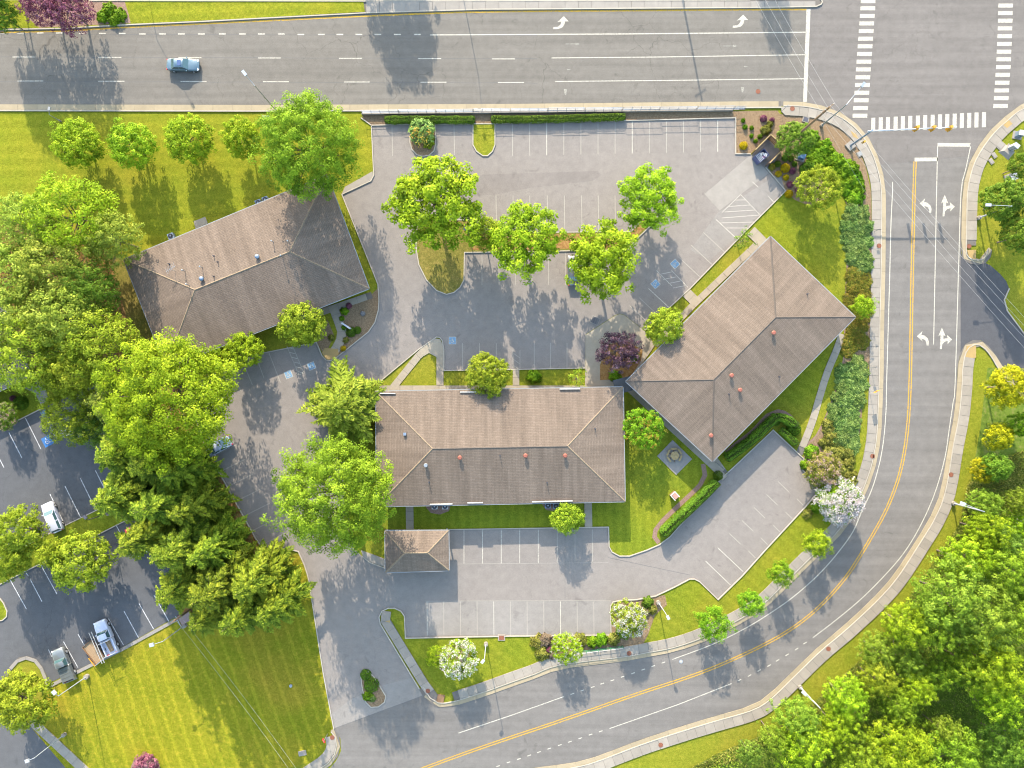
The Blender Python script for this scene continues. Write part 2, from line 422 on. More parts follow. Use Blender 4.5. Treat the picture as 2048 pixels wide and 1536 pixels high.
E_EDGE2 = smooth_line([(2060, 806), (2008, 739), (1993, 714), (1976, 691), (1961, 681), (1946, 680), (1931, 688), (1923, 700), (1919, 712), (1915, 740), (1914, 768), (1908, 830), (1896, 893), (1887, 950), (1877, 995), (1858, 1038), (1831, 1082), (1788, 1148), (1748, 1194), (1686, 1252), (1636, 1294), (1586, 1342), (1536, 1390), (1499, 1412), (1424, 1434), (1349, 1457), (1274, 1482), (1174, 1519), (1099, 1532), (1024, 1543), (900, 1585), (700, 1650), (500, 1730)])
hw = sheet('highway', [(-700, -420), (2900, -420), (2900, 212), (2048, 212), (1470, 212), (1470, 205), (1024, 209), (512, 211), (-700, 209)], .016, m_hwy)
isx = sheet('intersection', [(1622, -420), (2900, -420), (2900, 150), (2300, 130), (2048, 206), (2011, 232), (1981, 260), (1958, 290), (1945, 312), (1760, 330), (1750, 300), (1730, 266), (1700, 237), (1665, 218), (1618, 205)], .020, m_cross)
W1 = [p for p in W_ROAD if p[1] > 200 and p[0] > 1600 or p[1] > 300]
poly = [p for p in W_ROAD if p[1] >= 290] + [(668, 1458), (681, 1477), (682, 1502), (672, 1522), (640, 1560), (520, 1600), (500, 1730)]
poly += [p for p in reversed(E_EDGE2) if not (p[0] > 1919 and p[1] > 681)] + [(1923, 700), (1922, 500)] + [p for p in reversed(E_EDGE1) if p[1] < 500 and p[1] > 290 and p[0] < 1960]
road = sheet('curved_road', poly, .012, m_road)
drv = sheet('side_driveway', [(1921, 500), (1924, 513), (1941, 528), (1956, 530), (1971, 526), (1981, 531), (2000, 548), (2012, 562), (2018, 577), (2008, 600), (2014, 622), (2048, 668), (2130, 780), (2130, 900), (2060, 812), (2008, 739), (1993, 714), (1976, 691), (1961, 680), (1931, 688), (1921, 705)], .018, m_drive)
LOTB = [(743, 251), (988, 247), (1024, 246), (1274, 241), (1471, 236), (1471, 308), (1501, 308), (1531, 335), (1571, 380), (1500, 453), (1379, 578), (1289, 661), (1249, 630), (1239, 627), (1229, 631), (1171, 669), (1170, 736), (1024, 739), (888, 741), (888, 700), (882, 676), (876, 673), (870, 675), (837, 699), (754, 768), (720, 800), (700, 840), (690, 900), (688, 1050), (700, 1090), (724, 1112), (740, 1125), (770, 1136), (770, 1059), (898, 1059), (1217, 1054), (1218, 1093), (1224, 1105), (1239, 1112), (1259, 1112), (1294, 1100), (1319, 1089), (1340, 1073), (1444, 955), (1461, 940), (1546, 860), (1608, 918), (1602, 928), (1605, 940), (1628, 965), (1641, 969), (1643, 975), (1611, 1013), (1536, 1094), (1484, 1152), (1436, 1199), (1399, 1163), (1389, 1158), (1379, 1158), (1349, 1174), (1311, 1192), (1274, 1199), (1239, 1201), (1226, 1204), (1221, 1212), (1222, 1270), (1024, 1272), (811, 1276), (809, 1232), (802, 1222), (789, 1216), (777, 1216), (764, 1222), (758, 1234), (761, 1248), (839, 1378), (846, 1392), (668, 1458), (647, 1347), (634, 1264), (619, 1167), (616, 1152), (609, 1130), (597, 1103), (582, 1099), (569, 1103), (540, 1118), (512, 1078), (422, 915), (390, 858), (400, 760), (445, 738), (512, 709), (633, 685), (644, 711), (652, 720), (662, 721), (672, 716), (737, 664), (750, 645), (757, 620), (758, 600), (756, 569), (747, 546), (684, 389), (742, 362), (748, 350), (747, 335)]
lot = sheet('car_park', LOTB, .010, m_lot)
m_leaflit = None
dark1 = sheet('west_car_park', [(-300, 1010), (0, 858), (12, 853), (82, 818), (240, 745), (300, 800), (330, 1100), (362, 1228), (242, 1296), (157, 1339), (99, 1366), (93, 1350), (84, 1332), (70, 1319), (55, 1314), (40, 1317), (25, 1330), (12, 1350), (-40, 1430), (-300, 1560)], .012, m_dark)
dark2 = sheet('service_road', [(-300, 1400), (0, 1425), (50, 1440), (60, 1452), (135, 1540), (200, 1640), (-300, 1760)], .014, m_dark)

# lawns, beds
L_ = lambda n, pts, m, z=.004: sheet(n, pts, z, m)
L_('north_west_lawn', [(-700, 221), (722, 222), (722, 236), (743, 251), (747, 335), (690, 372), (655, 352), (247, 519), (150, 560), (-700, 560)], m_grass_nw)
L_('south_lawn', [(99, 1374), (362, 1238), (430, 1200), (560, 1125), (600, 1105), (617, 1152), (668, 1458), (655, 1492), (620, 1525), (560, 1540), (520, 1620), (180, 1700), (60, 1445)], m_grass_sw)
L_('courtyard_lawn', [(1244, 765), (1262, 772), (1430, 930), (1440, 950), (1330, 1080), (1294, 1099), (1259, 1112), (1239, 1112), (1218, 1090), (1217, 1054), (770, 1058), (780, 1000), (1244, 1000)], m_grass_court)
L_('east_lawn', [(1571, 385), (1600, 340), (1690, 380), (1700, 500), (1695, 560), (1700, 640), (1680, 760), (1640, 870), (1606, 918), (1546, 860), (1444, 950), (1425, 920), (1688, 634), (1536, 476), (1500, 453)], m_grass_e)
L_('roadside_lawn', [(1643, 975), (1700, 1000), (1690, 1035), (1596, 1125), (1536, 1190), (1399, 1267), (1294, 1296), (1124, 1318), (974, 1372), (895, 1392), (862, 1360), (781, 1246), (784, 1218), (811, 1276), (1222, 1271), (1222, 1204), (1274, 1199), (1349, 1174), (1389, 1158), (1436, 1199), (1536, 1094)], m_grass_e)
L_('wooded_ground', [(1975, 735), (2300, 780), (2300, 1900), (900, 1900), (1150, 1640), (1360, 1548), (1440, 1505), (1536, 1466), (1606, 1424), (1711, 1330), (1748, 1295), (1786, 1250), (1836, 1168), (1880, 1108), (1918, 1050), (1938, 985), (1960, 860)], m_brush, .006)
L_('mulch_bed', [(725, 236), (743, 251), (1471, 236), (1471, 308), (1501, 308), (1534, 274), (1564, 300), (1531, 335), (1573, 384), (1590, 400), (1620, 412), (1690, 380), (1692, 405), (1697, 420), (1692, 470), (1697, 520), (1692, 560), (1690, 600), (1700, 640), (1690, 665), (1686, 720), (1672, 790), (1645, 850), (1630, 872), (1610, 888), (1606, 925), (1605, 940), (1628, 965), (1641, 969), (1690, 980), (1712, 905), (1722, 850), (1727, 790), (1740, 715), (1742, 640), (1743, 480), (1742, 384), (1732, 335), (1715, 290), (1690, 262), (1655, 242), (1610, 232), (1560, 228), (1555, 221), (1492, 222), (1300, 224), (725, 229)], m_mulch, .0065)
L_('west_brush_ground', [(-300, 480), (100, 440), (250, 520), (332, 735), (440, 745), (400, 800), (422, 915), (540, 1118), (560, 1128), (430, 1200), (362, 1228), (330, 1100), (300, 800), (240, 748), (150, 700), (-300, 760)], m_straw, .007)
L_('mulch_strip', [(422, 912), (432, 908), (522, 1070), (545, 1105), (560, 1120), (545, 1125), (505, 1070)], m_straw, .009)
L_('mulch_patch', [(640, 616), (744, 588), (757, 575), (760, 610), (750, 645), (737, 664), (672, 716), (665, 690), (685, 660), (655, 618)], m_mulch, .009)
L_('mulch_patch', [(640, 650), (655, 640), (668, 670), (650, 712), (633, 686)], m_mulch, .009)
L_('condenser_gravel', [(855, 1005), (903, 1005), (898, 1022), (880, 1029), (862, 1026), (852, 1015)], m_redmulch, .009)
L_('condenser_gravel', [(1082, 1005), (1120, 1005), (1110, 1022), (1092, 1020)], m_redmulch, .009)
L_('planting_bed', [(1062, 1273), (1222, 1272), (1226, 1206), (1330, 1190), (1334, 1210), (1310, 1230), (1296, 1270), (1284, 1292), (1246, 1299), (1165, 1305), (1112, 1316), (1080, 1320)], m_mulch, .009)
L_('flower_bed', [(866, 1300), (925, 1285), (945, 1320), (920, 1352), (890, 1345), (868, 1330)], m_mulch, .009)
L_('mulch_ring', [(265 + 30 * math.cos(a * .42) + 26, 1540 + 30 * math.sin(a * .42)) for a in range(15)], m_redmulch, .009)
L_('median_lawn', [(-700, -2), (727, 4), (730, 24), (500, 37), (250, 49), (125, 56), (-700, 62)], m_grass_nw, .09)
L_('north_plant_bed', [(40, 0), (250, 3), (258, 30), (262, 47), (80, 56), (60, 40)], m_redmulch, .095)
L_('west_office_lawn', [(0, 800), (68, 785), (80, 812), (12, 848), (-60, 880)], m_grass_court, .014)
L_('dry_strip_lawn', [(215, 500), (247, 519), (330, 730), (300, 745), (255, 640)], m_island, .010)
# curved edging strip of red gravel beside the courtyard hedge
strip('gravel_strip', smooth_line([(1318, 1086), (1309, 1074), (1311, 1060), (1325, 1042), (1355, 1013), (1400, 970), (1410, 950), (1406, 928)]), -4.5, 4.5, .012, m_redmulch)
strip('gravel_strip', smooth_line([(1452, 905), (1475, 885), (1505, 862), (1535, 830), (1556, 822), (1580, 832), (1600, 860)]), -3.5, 3.5, .012, m_redmulch)
strip('bed_edging', smooth_line([(1692, 400), (1696, 430), (1695, 520), (1691, 590), (1688, 620), (1690, 680), (1688, 715), (1675, 770), (1660, 812), (1645, 848), (1626, 880), (1612, 888)]), -1.6, 1.6, .016, m_redmulch)

# raised islands with kerbs
kall = MB()
def island(name, pts, mat):
    prism(name, [P(*p) for p in pts], -.02, .10, mat); struct(bpy.data.objects[-1] if False else C.objects[-1])
    kerb_mb(kall, pts, 1.9, .14, True)
island('island_bed', [(820, 249), (820, 285), (824, 299), (834, 310), (845, 313), (858, 311), (868, 302), (871, 290), (871, 249)], m_mulch)
island('island_lawn', [(946, 248), (946, 290), (953, 303), (966, 312), (975, 312), (985, 303), (990, 290), (990, 248)], m_grass)
strip_pts = [(836, 440), (834, 470), (833, 500), (838, 530), (853, 560), (873, 581), (893, 589), (908, 585), (920, 575), (928, 560), (929, 505), (1130, 502), (1255, 500), (1270, 481), (1312, 441), (1315, 430), (1306, 424), (1292, 432), (1262, 463), (1098, 465), (940, 466), (940, 440)]
island('tree_island', strip_pts, m_island)
L_('straw_cover', [(945, 470), (1262, 467), (1292, 436), (1306, 428), (1311, 432), (1308, 440), (1266, 478), (1252, 496), (945, 500)], m_straw, .105)
island('entrance_island', [(722, 1352), (727, 1345), (737, 1343), (747, 1352), (760, 1372), (772, 1392), (769, 1404), (757, 1413), (742, 1414), (732, 1404), (725, 1377)], m_mulch)
a_, b_ = [(-60, 1148), (0, 1118), (130, 1051), (217, 1009), (290, 975), (290, 1022), (232, 1051), (102, 1117), (30, 1153), (-60, 1200)], 0
island('median_lawn', a_, m_grass_court)
island('corner_island', [(-20, 1190), (0, 1196), (8, 1206), (15, 1222), (14, 1233), (6, 1240), (-20, 1246)], m_grass_court)

# kerbs along the lot edges
for line in ([(722, 236), (743, 251), (820, 249)], [(743, 251), (747, 335), (748, 350), (742, 362), (684, 389), (747, 546), (756, 569), (758, 600), (757, 620), (750, 645), (737, 664), (672, 716), (662, 721), (652, 720), (644, 711), (633, 685), (512, 709), (445, 738)],
             [(871, 249), (946, 248)], [(990, 247), (1274, 241), (1471, 236), (1471, 308), (1501, 308)], [(1531, 335), (1571, 382), (1500, 453), (1379, 578), (1289, 661)],
             [(1170, 736), (1024, 739), (888, 741), (888, 700), (885, 682), (880, 675), (873, 674), (837, 699), (754, 768), (740, 782)],
             [(724, 1112), (740, 1125), (770, 1136)], [(898, 1059), (1217, 1054), (1218, 1093), (1224, 1104), (1239, 1112), (1259, 1112), (1294, 1100), (1319, 1089), (1340, 1073), (1444, 955), (1461, 940), (1546, 860), (1608, 918)],
             [(1608, 918), (1602, 928), (1605, 940), (1628, 965), (1641, 969)], [(1643, 975), (1611, 1013), (1536, 1094), (1484, 1152), (1436, 1199), (1399, 1163), (1389, 1158), (1379, 1158), (1349, 1174), (1311, 1192), (1274, 1199), (1239, 1201), (1226, 1204), (1221, 1212), (1222, 1270), (1024, 1272), (811, 1276), (809, 1232), (802, 1222), (789, 1216), (777, 1216), (764, 1222), (758, 1234), (761, 1248), (839, 1378)],
             [(668, 1458), (647, 1347), (634, 1264), (619, 1167), (616, 1152), (609, 1130), (597, 1103), (582, 1099), (569, 1103)], [(540, 1118), (512, 1078), (422, 915)],
             [(82, 818), (12, 853), (-40, 880)], [(2018, 577), (2008, 600), (2014, 622), (2048, 668), (2110, 760)]):
    kerb_mb(kall, line, 1.9, .14)
struct(kall.obj('kerb', m_kerb))

# gutters, roadside kerbs and pavements, slab by slab
hwl = [(-120, 214), (512, 215.5), (1024, 213.5), (1300, 210.5), (1480, 208.5), (1562, 208)]
gut = struct(strip('gutter', hwl, -5.5, 5.5, .055, m_base)); slabs(gut, hwl, -5.3, 5.3, 39, m_gutter, .0, .075, .35, jit=.003)
kk = MB(); kerb_mb(kk, offset(hwl, 7.2), 2.6, .17)
gW = [p for p in W_ROAD if p[0] > 1562 or p[1] > 300]
gut2 = struct(strip('gutter', gW, 0, 9, .055, m_base)); slabs(gut2, gW, 0.1, 8.4, 39, m_gutter, .0, .075, .35, jit=.003)
kerb_mb(kk, offset(gW, 9.2), 1.7, .17)
wW = [p for p in W_ROAD if (p[0] > 1575 or p[1] > 300) and not (p[0] < 905 and p[1] > 1350)]
walkW = struct(strip('pavement', wW, 10.5, 28.0, .10, m_base)); slabs(walkW, wW, 10.5, 28.5, 19.5, m_conc, .0, .135, .55)
for E, nm in ((E_EDGE1, 'a'), (E_EDGE2, 'b')):
    gu = struct(strip('gutter', E, 0, 9, .055, m_base) if False else strip('gutter', E, -9, 0, .055, m_base))
    slabs(gu, E, -8.4, -.1, 39, m_gutter, .0, .075, .35, jit=.003)
    kerb_mb(kk, offset(E, -9.3), 1.7, .17)
e1 = [p for p in E_EDGE1 if p[1] < 500 and not (p[0] > 1935 and p[1] > 380)]
e2 = [p for p in E_EDGE2 if not (p[0] > 1919.5 and p[1] > 660)]
for E in (e1, e2):
    wk = struct(strip('pavement', E, -29.5, -10.3, .10, m_base)); slabs(wk, E, -30, -10.3, 19.5, m_conc, .0, .135, .55)
# pavement at the corner of the highway and beside the entrance
def conc_poly(name, pts, mat=m_conc, z=.13): 
    o = prism(name, [P(*p) for p in pts], -.02, z, mat); struct(o); return o
cp = struct(sheet('corner_pavement', [(1561, 214), (1580, 213), (1580, 231), (1570, 231), (1564, 224)], .13, m_conc))
for x0 in (1578,): prism('slab', [P(1561, 214), P(1579, 213), P(1579, 231), P(1570, 231), P(1563, 224)], 0, .14, m_conc, cp)
pl = [(797, 1262), (884, 1396)]
ep = struct(strip('entrance_pavement', [(771, 1228), (771, 1240), (797, 1284), (850, 1370), (872, 1400)], -9.5, 9.0, .10, m_base))
slabs(ep, smooth_line([(773, 1222), (769, 1240), (790, 1273), (850, 1371), (871, 1398)], 30), -9.5, 8.5, 21, m_conc, 0, .135, .5)
conc_poly('ramp_paving', [(763, 1232), (781, 1233), (780, 1245), (764, 1240)], m_ramp, .142)
conc_poly('ramp_paving', [(876, 1388), (890, 1390), (886, 1408), (872, 1402)], concrete('brown_ramp_paving', (.15, .085, .045)), .142)
conc_poly('ramp_paving', [(1933, 500), (1951, 500), (1951, 520), (1938, 517)], m_ramp, .142)
conc_poly('ramp_paving', [(1933, 692), (1951, 690), (1951, 716), (1929, 716)], m_ramp, .142)
conc_poly('ramp_paving', [(2003, 249), (2015, 239), (2024, 248), (2013, 257)], m_ramp, .142)
conc_poly('ramp_paving', [(1700, 262), (1711, 268), (1717, 279), (1706, 274)], m_ramp, .142)
# island end kerb round the drive corner at the bottom left
cw = smooth_line([(668, 1458), (678, 1470), (681, 1490), (676, 1512), (662, 1530), (630, 1552), (560, 1600)])
gu = struct(strip('gutter', cw, 0, 7, .055, m_base)); slabs(gu, cw, .1, 6.6, 39, m_gutter, 0, .075, .35, jit=.003); kerb_mb(kk, offset(cw, 7.4), 1.6, .17)
wc = struct(strip('pavement', cw[1:], 8.5, 27, .10, m_base)); slabs(wc, cw[1:], 8.5, 27, 19.5, m_conc, 0, .135, .5)
kerb_mb(kk, [(-120, 61), (0, 60), (125, 57.5), (250, 50.5), (400, 44), (512, 38), (733, 26.5), (960, 19.5), (1536, 15.5), (1632, 13.5), (1642, 9), (1644, 4), (1640, -2)], 2.2, .17)
kerb_mb(kk, [(180, 2), (727, 3), (1100, 2), (1500, 1)], 2.2, .17)
struct(kk.obj('roadside_kerb', m_kerb))
cm = struct(sheet('concrete_median', [(733, 3), (1500, 2), (1641, 0), (1642, 9), (1632, 13), (1536, 15), (960, 19), (733, 26)], .06, m_base))
for i in range(34):
    x0 = 733 + i * 26.5; x1 = min(x0 + 26, 1630)
    yb = lambda x: 26 - (x - 733) * 7 / 227 if x < 960 else 19 - (x - 960) * 4.5 / 640
    if x0 < 1625: prism('slab', [P(x0, 3.5), P(x1, 3.5), P(x1, yb(x1)), P(x0, yb(x0))], 0, .15 + random.uniform(-.01, .01), m_pad, cm)
strip('far_carriageway_line', [(720, -1.5), (1540, -2.5)], -1.6, 1.6, .03, m_yellow)

# kerbs of the western property (wide concrete edge)
for line, wv in (([(362, 1234), (242, 1300), (157, 1343), (96, 1374), (90, 1352), (82, 1334), (70, 1320), (55, 1315), (40, 1317), (26, 1330), (12, 1352)], 3.2),):
    s_ = struct(strip('concrete_edge', smooth_line(line, 20) if False else line, -wv, wv, .07, m_base))
    slabs(s_, resample(line, 3) if False else line, -wv, wv, 20, m_pad, 0, .11, .3)
s_ = struct(strip('pavement', [(62, 1440), (165, 1536), (260, 1630)], -9, 9, .08, m_base)); slabs(s_, [(62, 1440), (165, 1536), (260, 1630)], -9, 9, 20, m_conc, 0, .12, .5)
# walks round the buildings
def walk(name, line, w_, step=20, m=m_cream):
    o = struct(strip(name, line, -w_ / 2, w_ / 2, .06, m_base)); slabs(o, line, -w_ / 2, w_ / 2, step, m, 0, .10, .45); return o
walk('footpath', smooth_line([(1684, 668), (1672, 702), (1654, 745), (1640, 790), (1622, 850), (1598, 908)]), 14)
walk('footpath', smooth_line([(666, 612), (676, 640), (684, 660), (684, 675), (676, 692), (662, 712)]), 18, 18)
walk('footpath', [(563, 652), (744, 590)], 13)
walk('footpath', [(819, 1005), (820, 1060)], 15, 18)
walk('footpath', [(1176, 1000), (1177, 1054)], 15, 18)
walk('footpath', [(748, 778), (1244, 778)], 14, 26)
walk('footpath', [(1032, 740), (1032, 771)], 13, 15)
walk('footpath', [(880, 690), (880, 771)], 14, 20)
walk('footpath', [(866, 686), (840, 708), (786, 775)], 14, 20)
walk('footpath', [(1257, 776), (1432, 938), (1450, 958)], 13, 22)
walk('footpath', [(1529, 474), (1384, 612), (1310, 690)], 13, 22)
walk('footpath', [(1501, 462), (1523, 483)], 22, 11)
walk('footpath', [(1373, 586), (1393, 606)], 20, 14)
walk('footpath', [(1428, 920), (1448, 948)], 16, 14)
conc_poly('plaza', [(1171, 670), (1229, 632), (1239, 628), (1249, 631), (1289, 662), (1310, 690), (1262, 760), (1244, 771), (1170, 771)], m_cream, .10)
conc_poly('plaza_bed', [(1200, 745), (1200, 730), (1215, 690), (1250, 680), (1285, 700), (1282, 720), (1262, 752), (1240, 760), (1200, 760)], m_straw, .12)
conc_poly('pad', [(1345, 880), (1384, 918), (1352, 950), (1314, 912)], m_pad, .10)
conc_poly('pad', [(388, 443), (411, 434), (416, 447), (392, 458)], m_cream, .14)
conc_poly('pad', [(262 - 215, 776), (85, 757), (97, 795), (84, 812), (70, 785)], m_pad, .09)
conc_poly('corner_walk', [(839, 700), (870, 677), (880, 678), (886, 690), (886, 700), (873, 714), (858, 706), (848, 712)], m_cream, .112)
conc_poly('corner_walk', [(644, 706), (650, 696), (676, 698), (678, 709), (671, 715), (662, 719.5), (652, 718)], m_ramp, .112)
conc_poly('corner_walk', [(690, 374), (745, 343), (747, 352), (741, 361), (684, 388)], m_conc, .10)
conc_poly('corner_walk', [(722, 1100), (755, 1112), (770, 1118), (770, 1134), (741, 1124), (726, 1112)], m_conc, .10)
sheet('concrete_apron', [(1503, 310), (1538, 346), (1439, 421), (1409, 388), (1494, 316)], .016, m_pad)
sheet('enclosure_floor', [(1534, 276), (1562, 300), (1538, 346), (1503, 310)], .019, m_patch)
# patches and seams in the lot
M_ = lambda n, pts, m, z, par: sheet(n, pts, z, m, par)
M_('asphalt_patch', [(905, 352), (1000, 348), (1195, 342), (1203, 350), (1185, 362), (1060, 376), (985, 390), (930, 392)], m_patch, .013, lot)
M_('asphalt_patch', [(853, 1202), (1222, 1202), (1222, 1269), (853, 1271)], m_patch2, .013, lot)
M_('asphalt_patch', [(1436, 425), (1560, 345), (1570, 380), (1500, 450), (1420, 520), (1380, 500)], m_patch2, .012, lot)
M_('asphalt_patch', [(668, 1457), (845, 1391), (825, 1355), (760, 1372), (700, 1400), (660, 1430)], m_patch2, .013, lot)
# ------------------------------------------------------------------ markings (children of the surface they are painted on)
def mark(name, a, b, wpx, mat, par, z):
    a = np.array(a, float); b = np.array(b, float); u = b - a; n = np.array((-u[1], u[0])) / np.linalg.norm(u) * wpx / 2
    return M_(name, [a + n, b + n, b - n, a - n], mat, z, par)
ZL, ZR, ZH, ZI = .018, .020, .022, .026
def stall(a, b, mat=m_wornw, w_=1.5, par=None, z=ZL): mark('parking_line', a, b, w_, mat, par or lot, z)
for x, y0, y1 in [(784, 251, 312), (908, 249, 310)]: stall((x, y0), (x + 1, y1))
for i in range(13): x = 1025 + i * 34.2; stall((x, 246 - i * .45), (x, 312 - i * .7), m_white if i in (2, 7, 12) else m_wornw)
for x in (992, 1026, 1059.5, 1094.5, 1128.5, 1163, 1196.5, 1230): stall((x, 391), (x + 1, 464))
for x in (964, 998, 1031, 1064, 1097, 1131, 1165, 1199, 1233): stall((x, 505), (x, 570))
for x in (925, 959, 992.5, 1068.5, 1101, 1134): stall((x, 686), (x, 738))
stall((1026, 700), (1026, 737)); stall((1040, 700), (1040, 737))
for k in range(3): stall((1026, 706 + k * 12), (1040, 716 + k * 12))
for kx, ky in ((1400, 554), (1424, 529), (1449, 504), (1474, 478), (1339, 616), (1301, 630 + 20), (1320, 634)):
    stall((kx, ky), (kx - 42, ky - 39), m_white if kx in (1474, 1339) else m_wornw)
for a, b in (((1481, 389), (1444, 425)), ((1470, 400), (1491, 400)), ((1458, 413), (1501, 410)), ((1449, 424), (1511, 420)), ((1444, 436), (1520, 430)), ((1440, 446), (1510, 444)), ((1451, 456), (1499, 456)), ((1481, 389), (1521, 431)), ((1505, 364), (1516, 374)), ((1536, 392), (1548, 405)),
             ((1318, 549), (1343, 544)), ((1326, 559), (1352, 554)), ((1337, 567), (1361, 562)), ((1346, 576), (1372, 571)), ((1312, 540), (1344, 572)), ((1343, 541), (1376, 575))):
    stall(a, b, m_white, 1.2)
for a, b in (((538, 706), (561, 765)), ((513, 715), (528, 756)), ((487, 727), (505, 770)), ((462, 738), (482, 782)), ((574, 693), (598, 750)), ((584, 689), (608, 746)), ((598, 750), (608, 746))): stall(a, b, m_wornw, 1.6)
for k in range(6): stall((574 + k * 4.2, 695 + k * 9.6), (587 + k * 4.2, 698 + k * 9.6), m_white, 1.2)
for k in range(7): x, y = 424 + k * 16.3, 914 + k * 29.4; stall((x, y), (x + 50, y - 25))
for x in (928, 965, 1002.5, 1039.5, 1076.5, 1114.5, 1150, 1185): stall((x, 1059), (x, 1127), m_wornw if x > 1100 else m_white, 1.3)
stall((915, 1128), (1217, 1125), m_wornw, .8)
for i in range(11): x = 854 + i * 33.35; stall((x, 1203), (x + .5, 1271), m_white if i in (0, 4, 8) else m_wornw, 1.3)
stall((853, 1202), (1222, 1201), m_wornw, .8)
stall((1436, 1096), (1486, 1143), m_white); stall((1411, 1122), (1461, 1170), m_white)
for kx, ky in ((1511, 1116), (1536, 1090), (1560, 1064), (1585, 1038), (1608, 1012)):
    stall((kx, ky), (kx - 14, ky - 14)); stall((kx - 30, ky - 28), (kx - 52, ky - 49))
# dark seams in the lot
for a, b in (((1130, 1056), (1130, 1200)), ((846, 1391), (668, 1457)), ((1216, 1115), (1380, 1150))): mark('tar_seam', a, b, .6, m_seam, lot, .019)
# western lots
for a, b in (((51, 836), (82, 898)), ((18, 865), (44, 916)), ((-20, 880), (8, 935)), ((85, 822), (110, 872)), ((100, 988), (130, 1050)), ((130, 972), (161, 1034)), ((161, 957), (191, 1018)), ((191, 941), (222, 1003)), ((0, 1095), (8, 1110)), ((52, 1145), (62, 1160)),
             ((233, 1052), (265, 1110)), ((20, 1159), (53, 1218)), ((56, 1150), (84, 1203)), ((82, 1130), (114, 1188)), ((97, 1299), (104, 1314)), ((127, 1283), (156, 1335)), ((156, 1268), (172, 1296)), ((217, 1237), (247, 1290)), ((248, 1222), (277, 1275)), ((278, 1207), (308, 1259)), ((308, 1190), (338, 1243)), ((339, 1175), (363, 1218))):
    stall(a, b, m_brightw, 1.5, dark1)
for a, b in (((106, 859), (145, 863)), ((110, 865), (143, 869)), ((112, 871), (131, 873)), ((106, 859), (117, 879)), ((117, 879), (146, 864))): stall(a, b, m_brightw, 1.3, dark1)

def wheelchair(cx, cy, size, ang, mb, mw, par, z):
    """accessible-parking symbol: blue square, white border, white figure in a wheel"""
    ca, sa = math.cos(ang), math.sin(ang)
    T = lambda x, y: (cx + (x * ca - y * sa) * size, cy + (x * sa + y * ca) * size)
    o = thing('accessible_symbol', 'x', 'x'); 
    for k in ('label', 'category'): del o[k]
    o.parent = par
    M_('border', [T(*p) for p in ((-.58, -.58), (.58, -.58), (.58, .58), (-.58, .58))], mw, z, o)
    M_('panel', [T(*p) for p in ((-.5, -.5), (.5, -.5), (.5, .5), (-.5, .5))], mb, z + .003, o)
    M_('wheel', [T(-.06 + .25 * math.cos(t), .10 + .25 * math.sin(t)) for t in np.linspace(-.6, 4.1, 12)] + [T(-.06 + .17 * math.cos(t), .10 + .17 * math.sin(t)) for t in np.linspace(4.1, -.6, 12)], mw, z + .006, o)
    M_('head', [T(-.06 + .075 * math.cos(t), -.36 + .075 * math.sin(t)) for t in np.linspace(0, 5.5, 8)], mw, z + .006, o)
    M_('body', [T(*p) for p in ((-.10, -.27), (-.02, -.27), (-.02, -.14), (.12, -.14), (.12, -.08), (-.02, -.08), (-.02, .0), (.14, .0), (.24, .22), (.34, .18), (.36, .24), (.21, .30), (.10, .07), (-.10, .07))], mw, z + .008, o)
wheelchair(905, 681, 13, 0, m_blue, m_white, lot, ZL)
wheelchair(1350, 528, 13, R(47), m_blue, m_white, lot, ZL); wheelchair(1311, 568, 13, R(47), m_blue, m_white, lot, ZL)
wheelchair(577, 749, 13, R(-22), m_blue, m_white, lot, ZL); wheelchair(623, 732, 13, R(-22), m_blue, m_white, lot, ZL)
wheelchair(95, 882, 17, R(-28), m_blued, m_blued, dark1, ZL)
wheelchair(88, 827, 10, R(-28), m_blued, m_blued, dark1, ZL)
C2 = [o for o in bpy.data.objects if o.name.startswith('accessible_symbol')]
for o in C2[-2:]:
    for c in o.children:
        if not (c.name.startswith('border') or c.name.startswith('panel')): c.active_material = m_brightw; c.data.materials[0] = m_brightw

# highway
def hline(segs, mat=m_white, w_=1.8, name='lane_line'):
    for a, b in segs: mark(name, a, b, w_, mat, hw, ZH)
hline([((x, 66 + (x > 120) + (x > 270) + (x > 590)), (x + 13.5, 66 + (x > 120) + (x > 270) + (x > 590))) for x in (-6, 34, 74, 112, 158, 198, 238, 278, 318, 356, 396, 438, 478, 516, 556, 595, 636, 673, 711, 749, 788, 828)], w_=2.5)
hline([((860, 70), (1250, 68)), ((1250, 68), (1613, 64.5))], w_=2.2)
hline([((x, 114 + x * .004), (x + 46, 114 + x * .004)) for x in (25, 197, 357, 516, 678, 836, 984, -140)])
hline([((1103, 116), (1330, 114)), ((1330, 114), (1612, 109.5))], w_=1.8)
hline([((x, 162 + x * .003), (x + 52, 162 + x * .003)) for x in (35, 197, 361, 526, 688, 841, 996, -130)])
hline([((1110, 163), (1330, 161)), ((1330, 161), (1608, 157.5))], w_=1.8)
M_('stop_line', [(1613, 18), (1621, 18), (1613.5, 204), (1606, 204)], m_white, ZH, hw)
yl = [(-120, 67), (0, 65), (125, 62), (250, 55), (400, 48), (512, 42.5), (733, 32), (910, 25), (1024, 23), (1536, 19.3), (1613, 19)]
o = strip('edge_line', yl, -1.6, 1.6, ZH, m_yellow, hw)
rng0 = random.Random(3)
for y in (114, 163, 68): # tar seams along the lanes
    xs = list(range(-100, 1100, 25)); pts = [(x, y + rng0.uniform(-.6, .6) + x * .003) for x in xs]
    strip('tar_seam', pts, -.45, .45, ZH - .003, m_seam, hw)
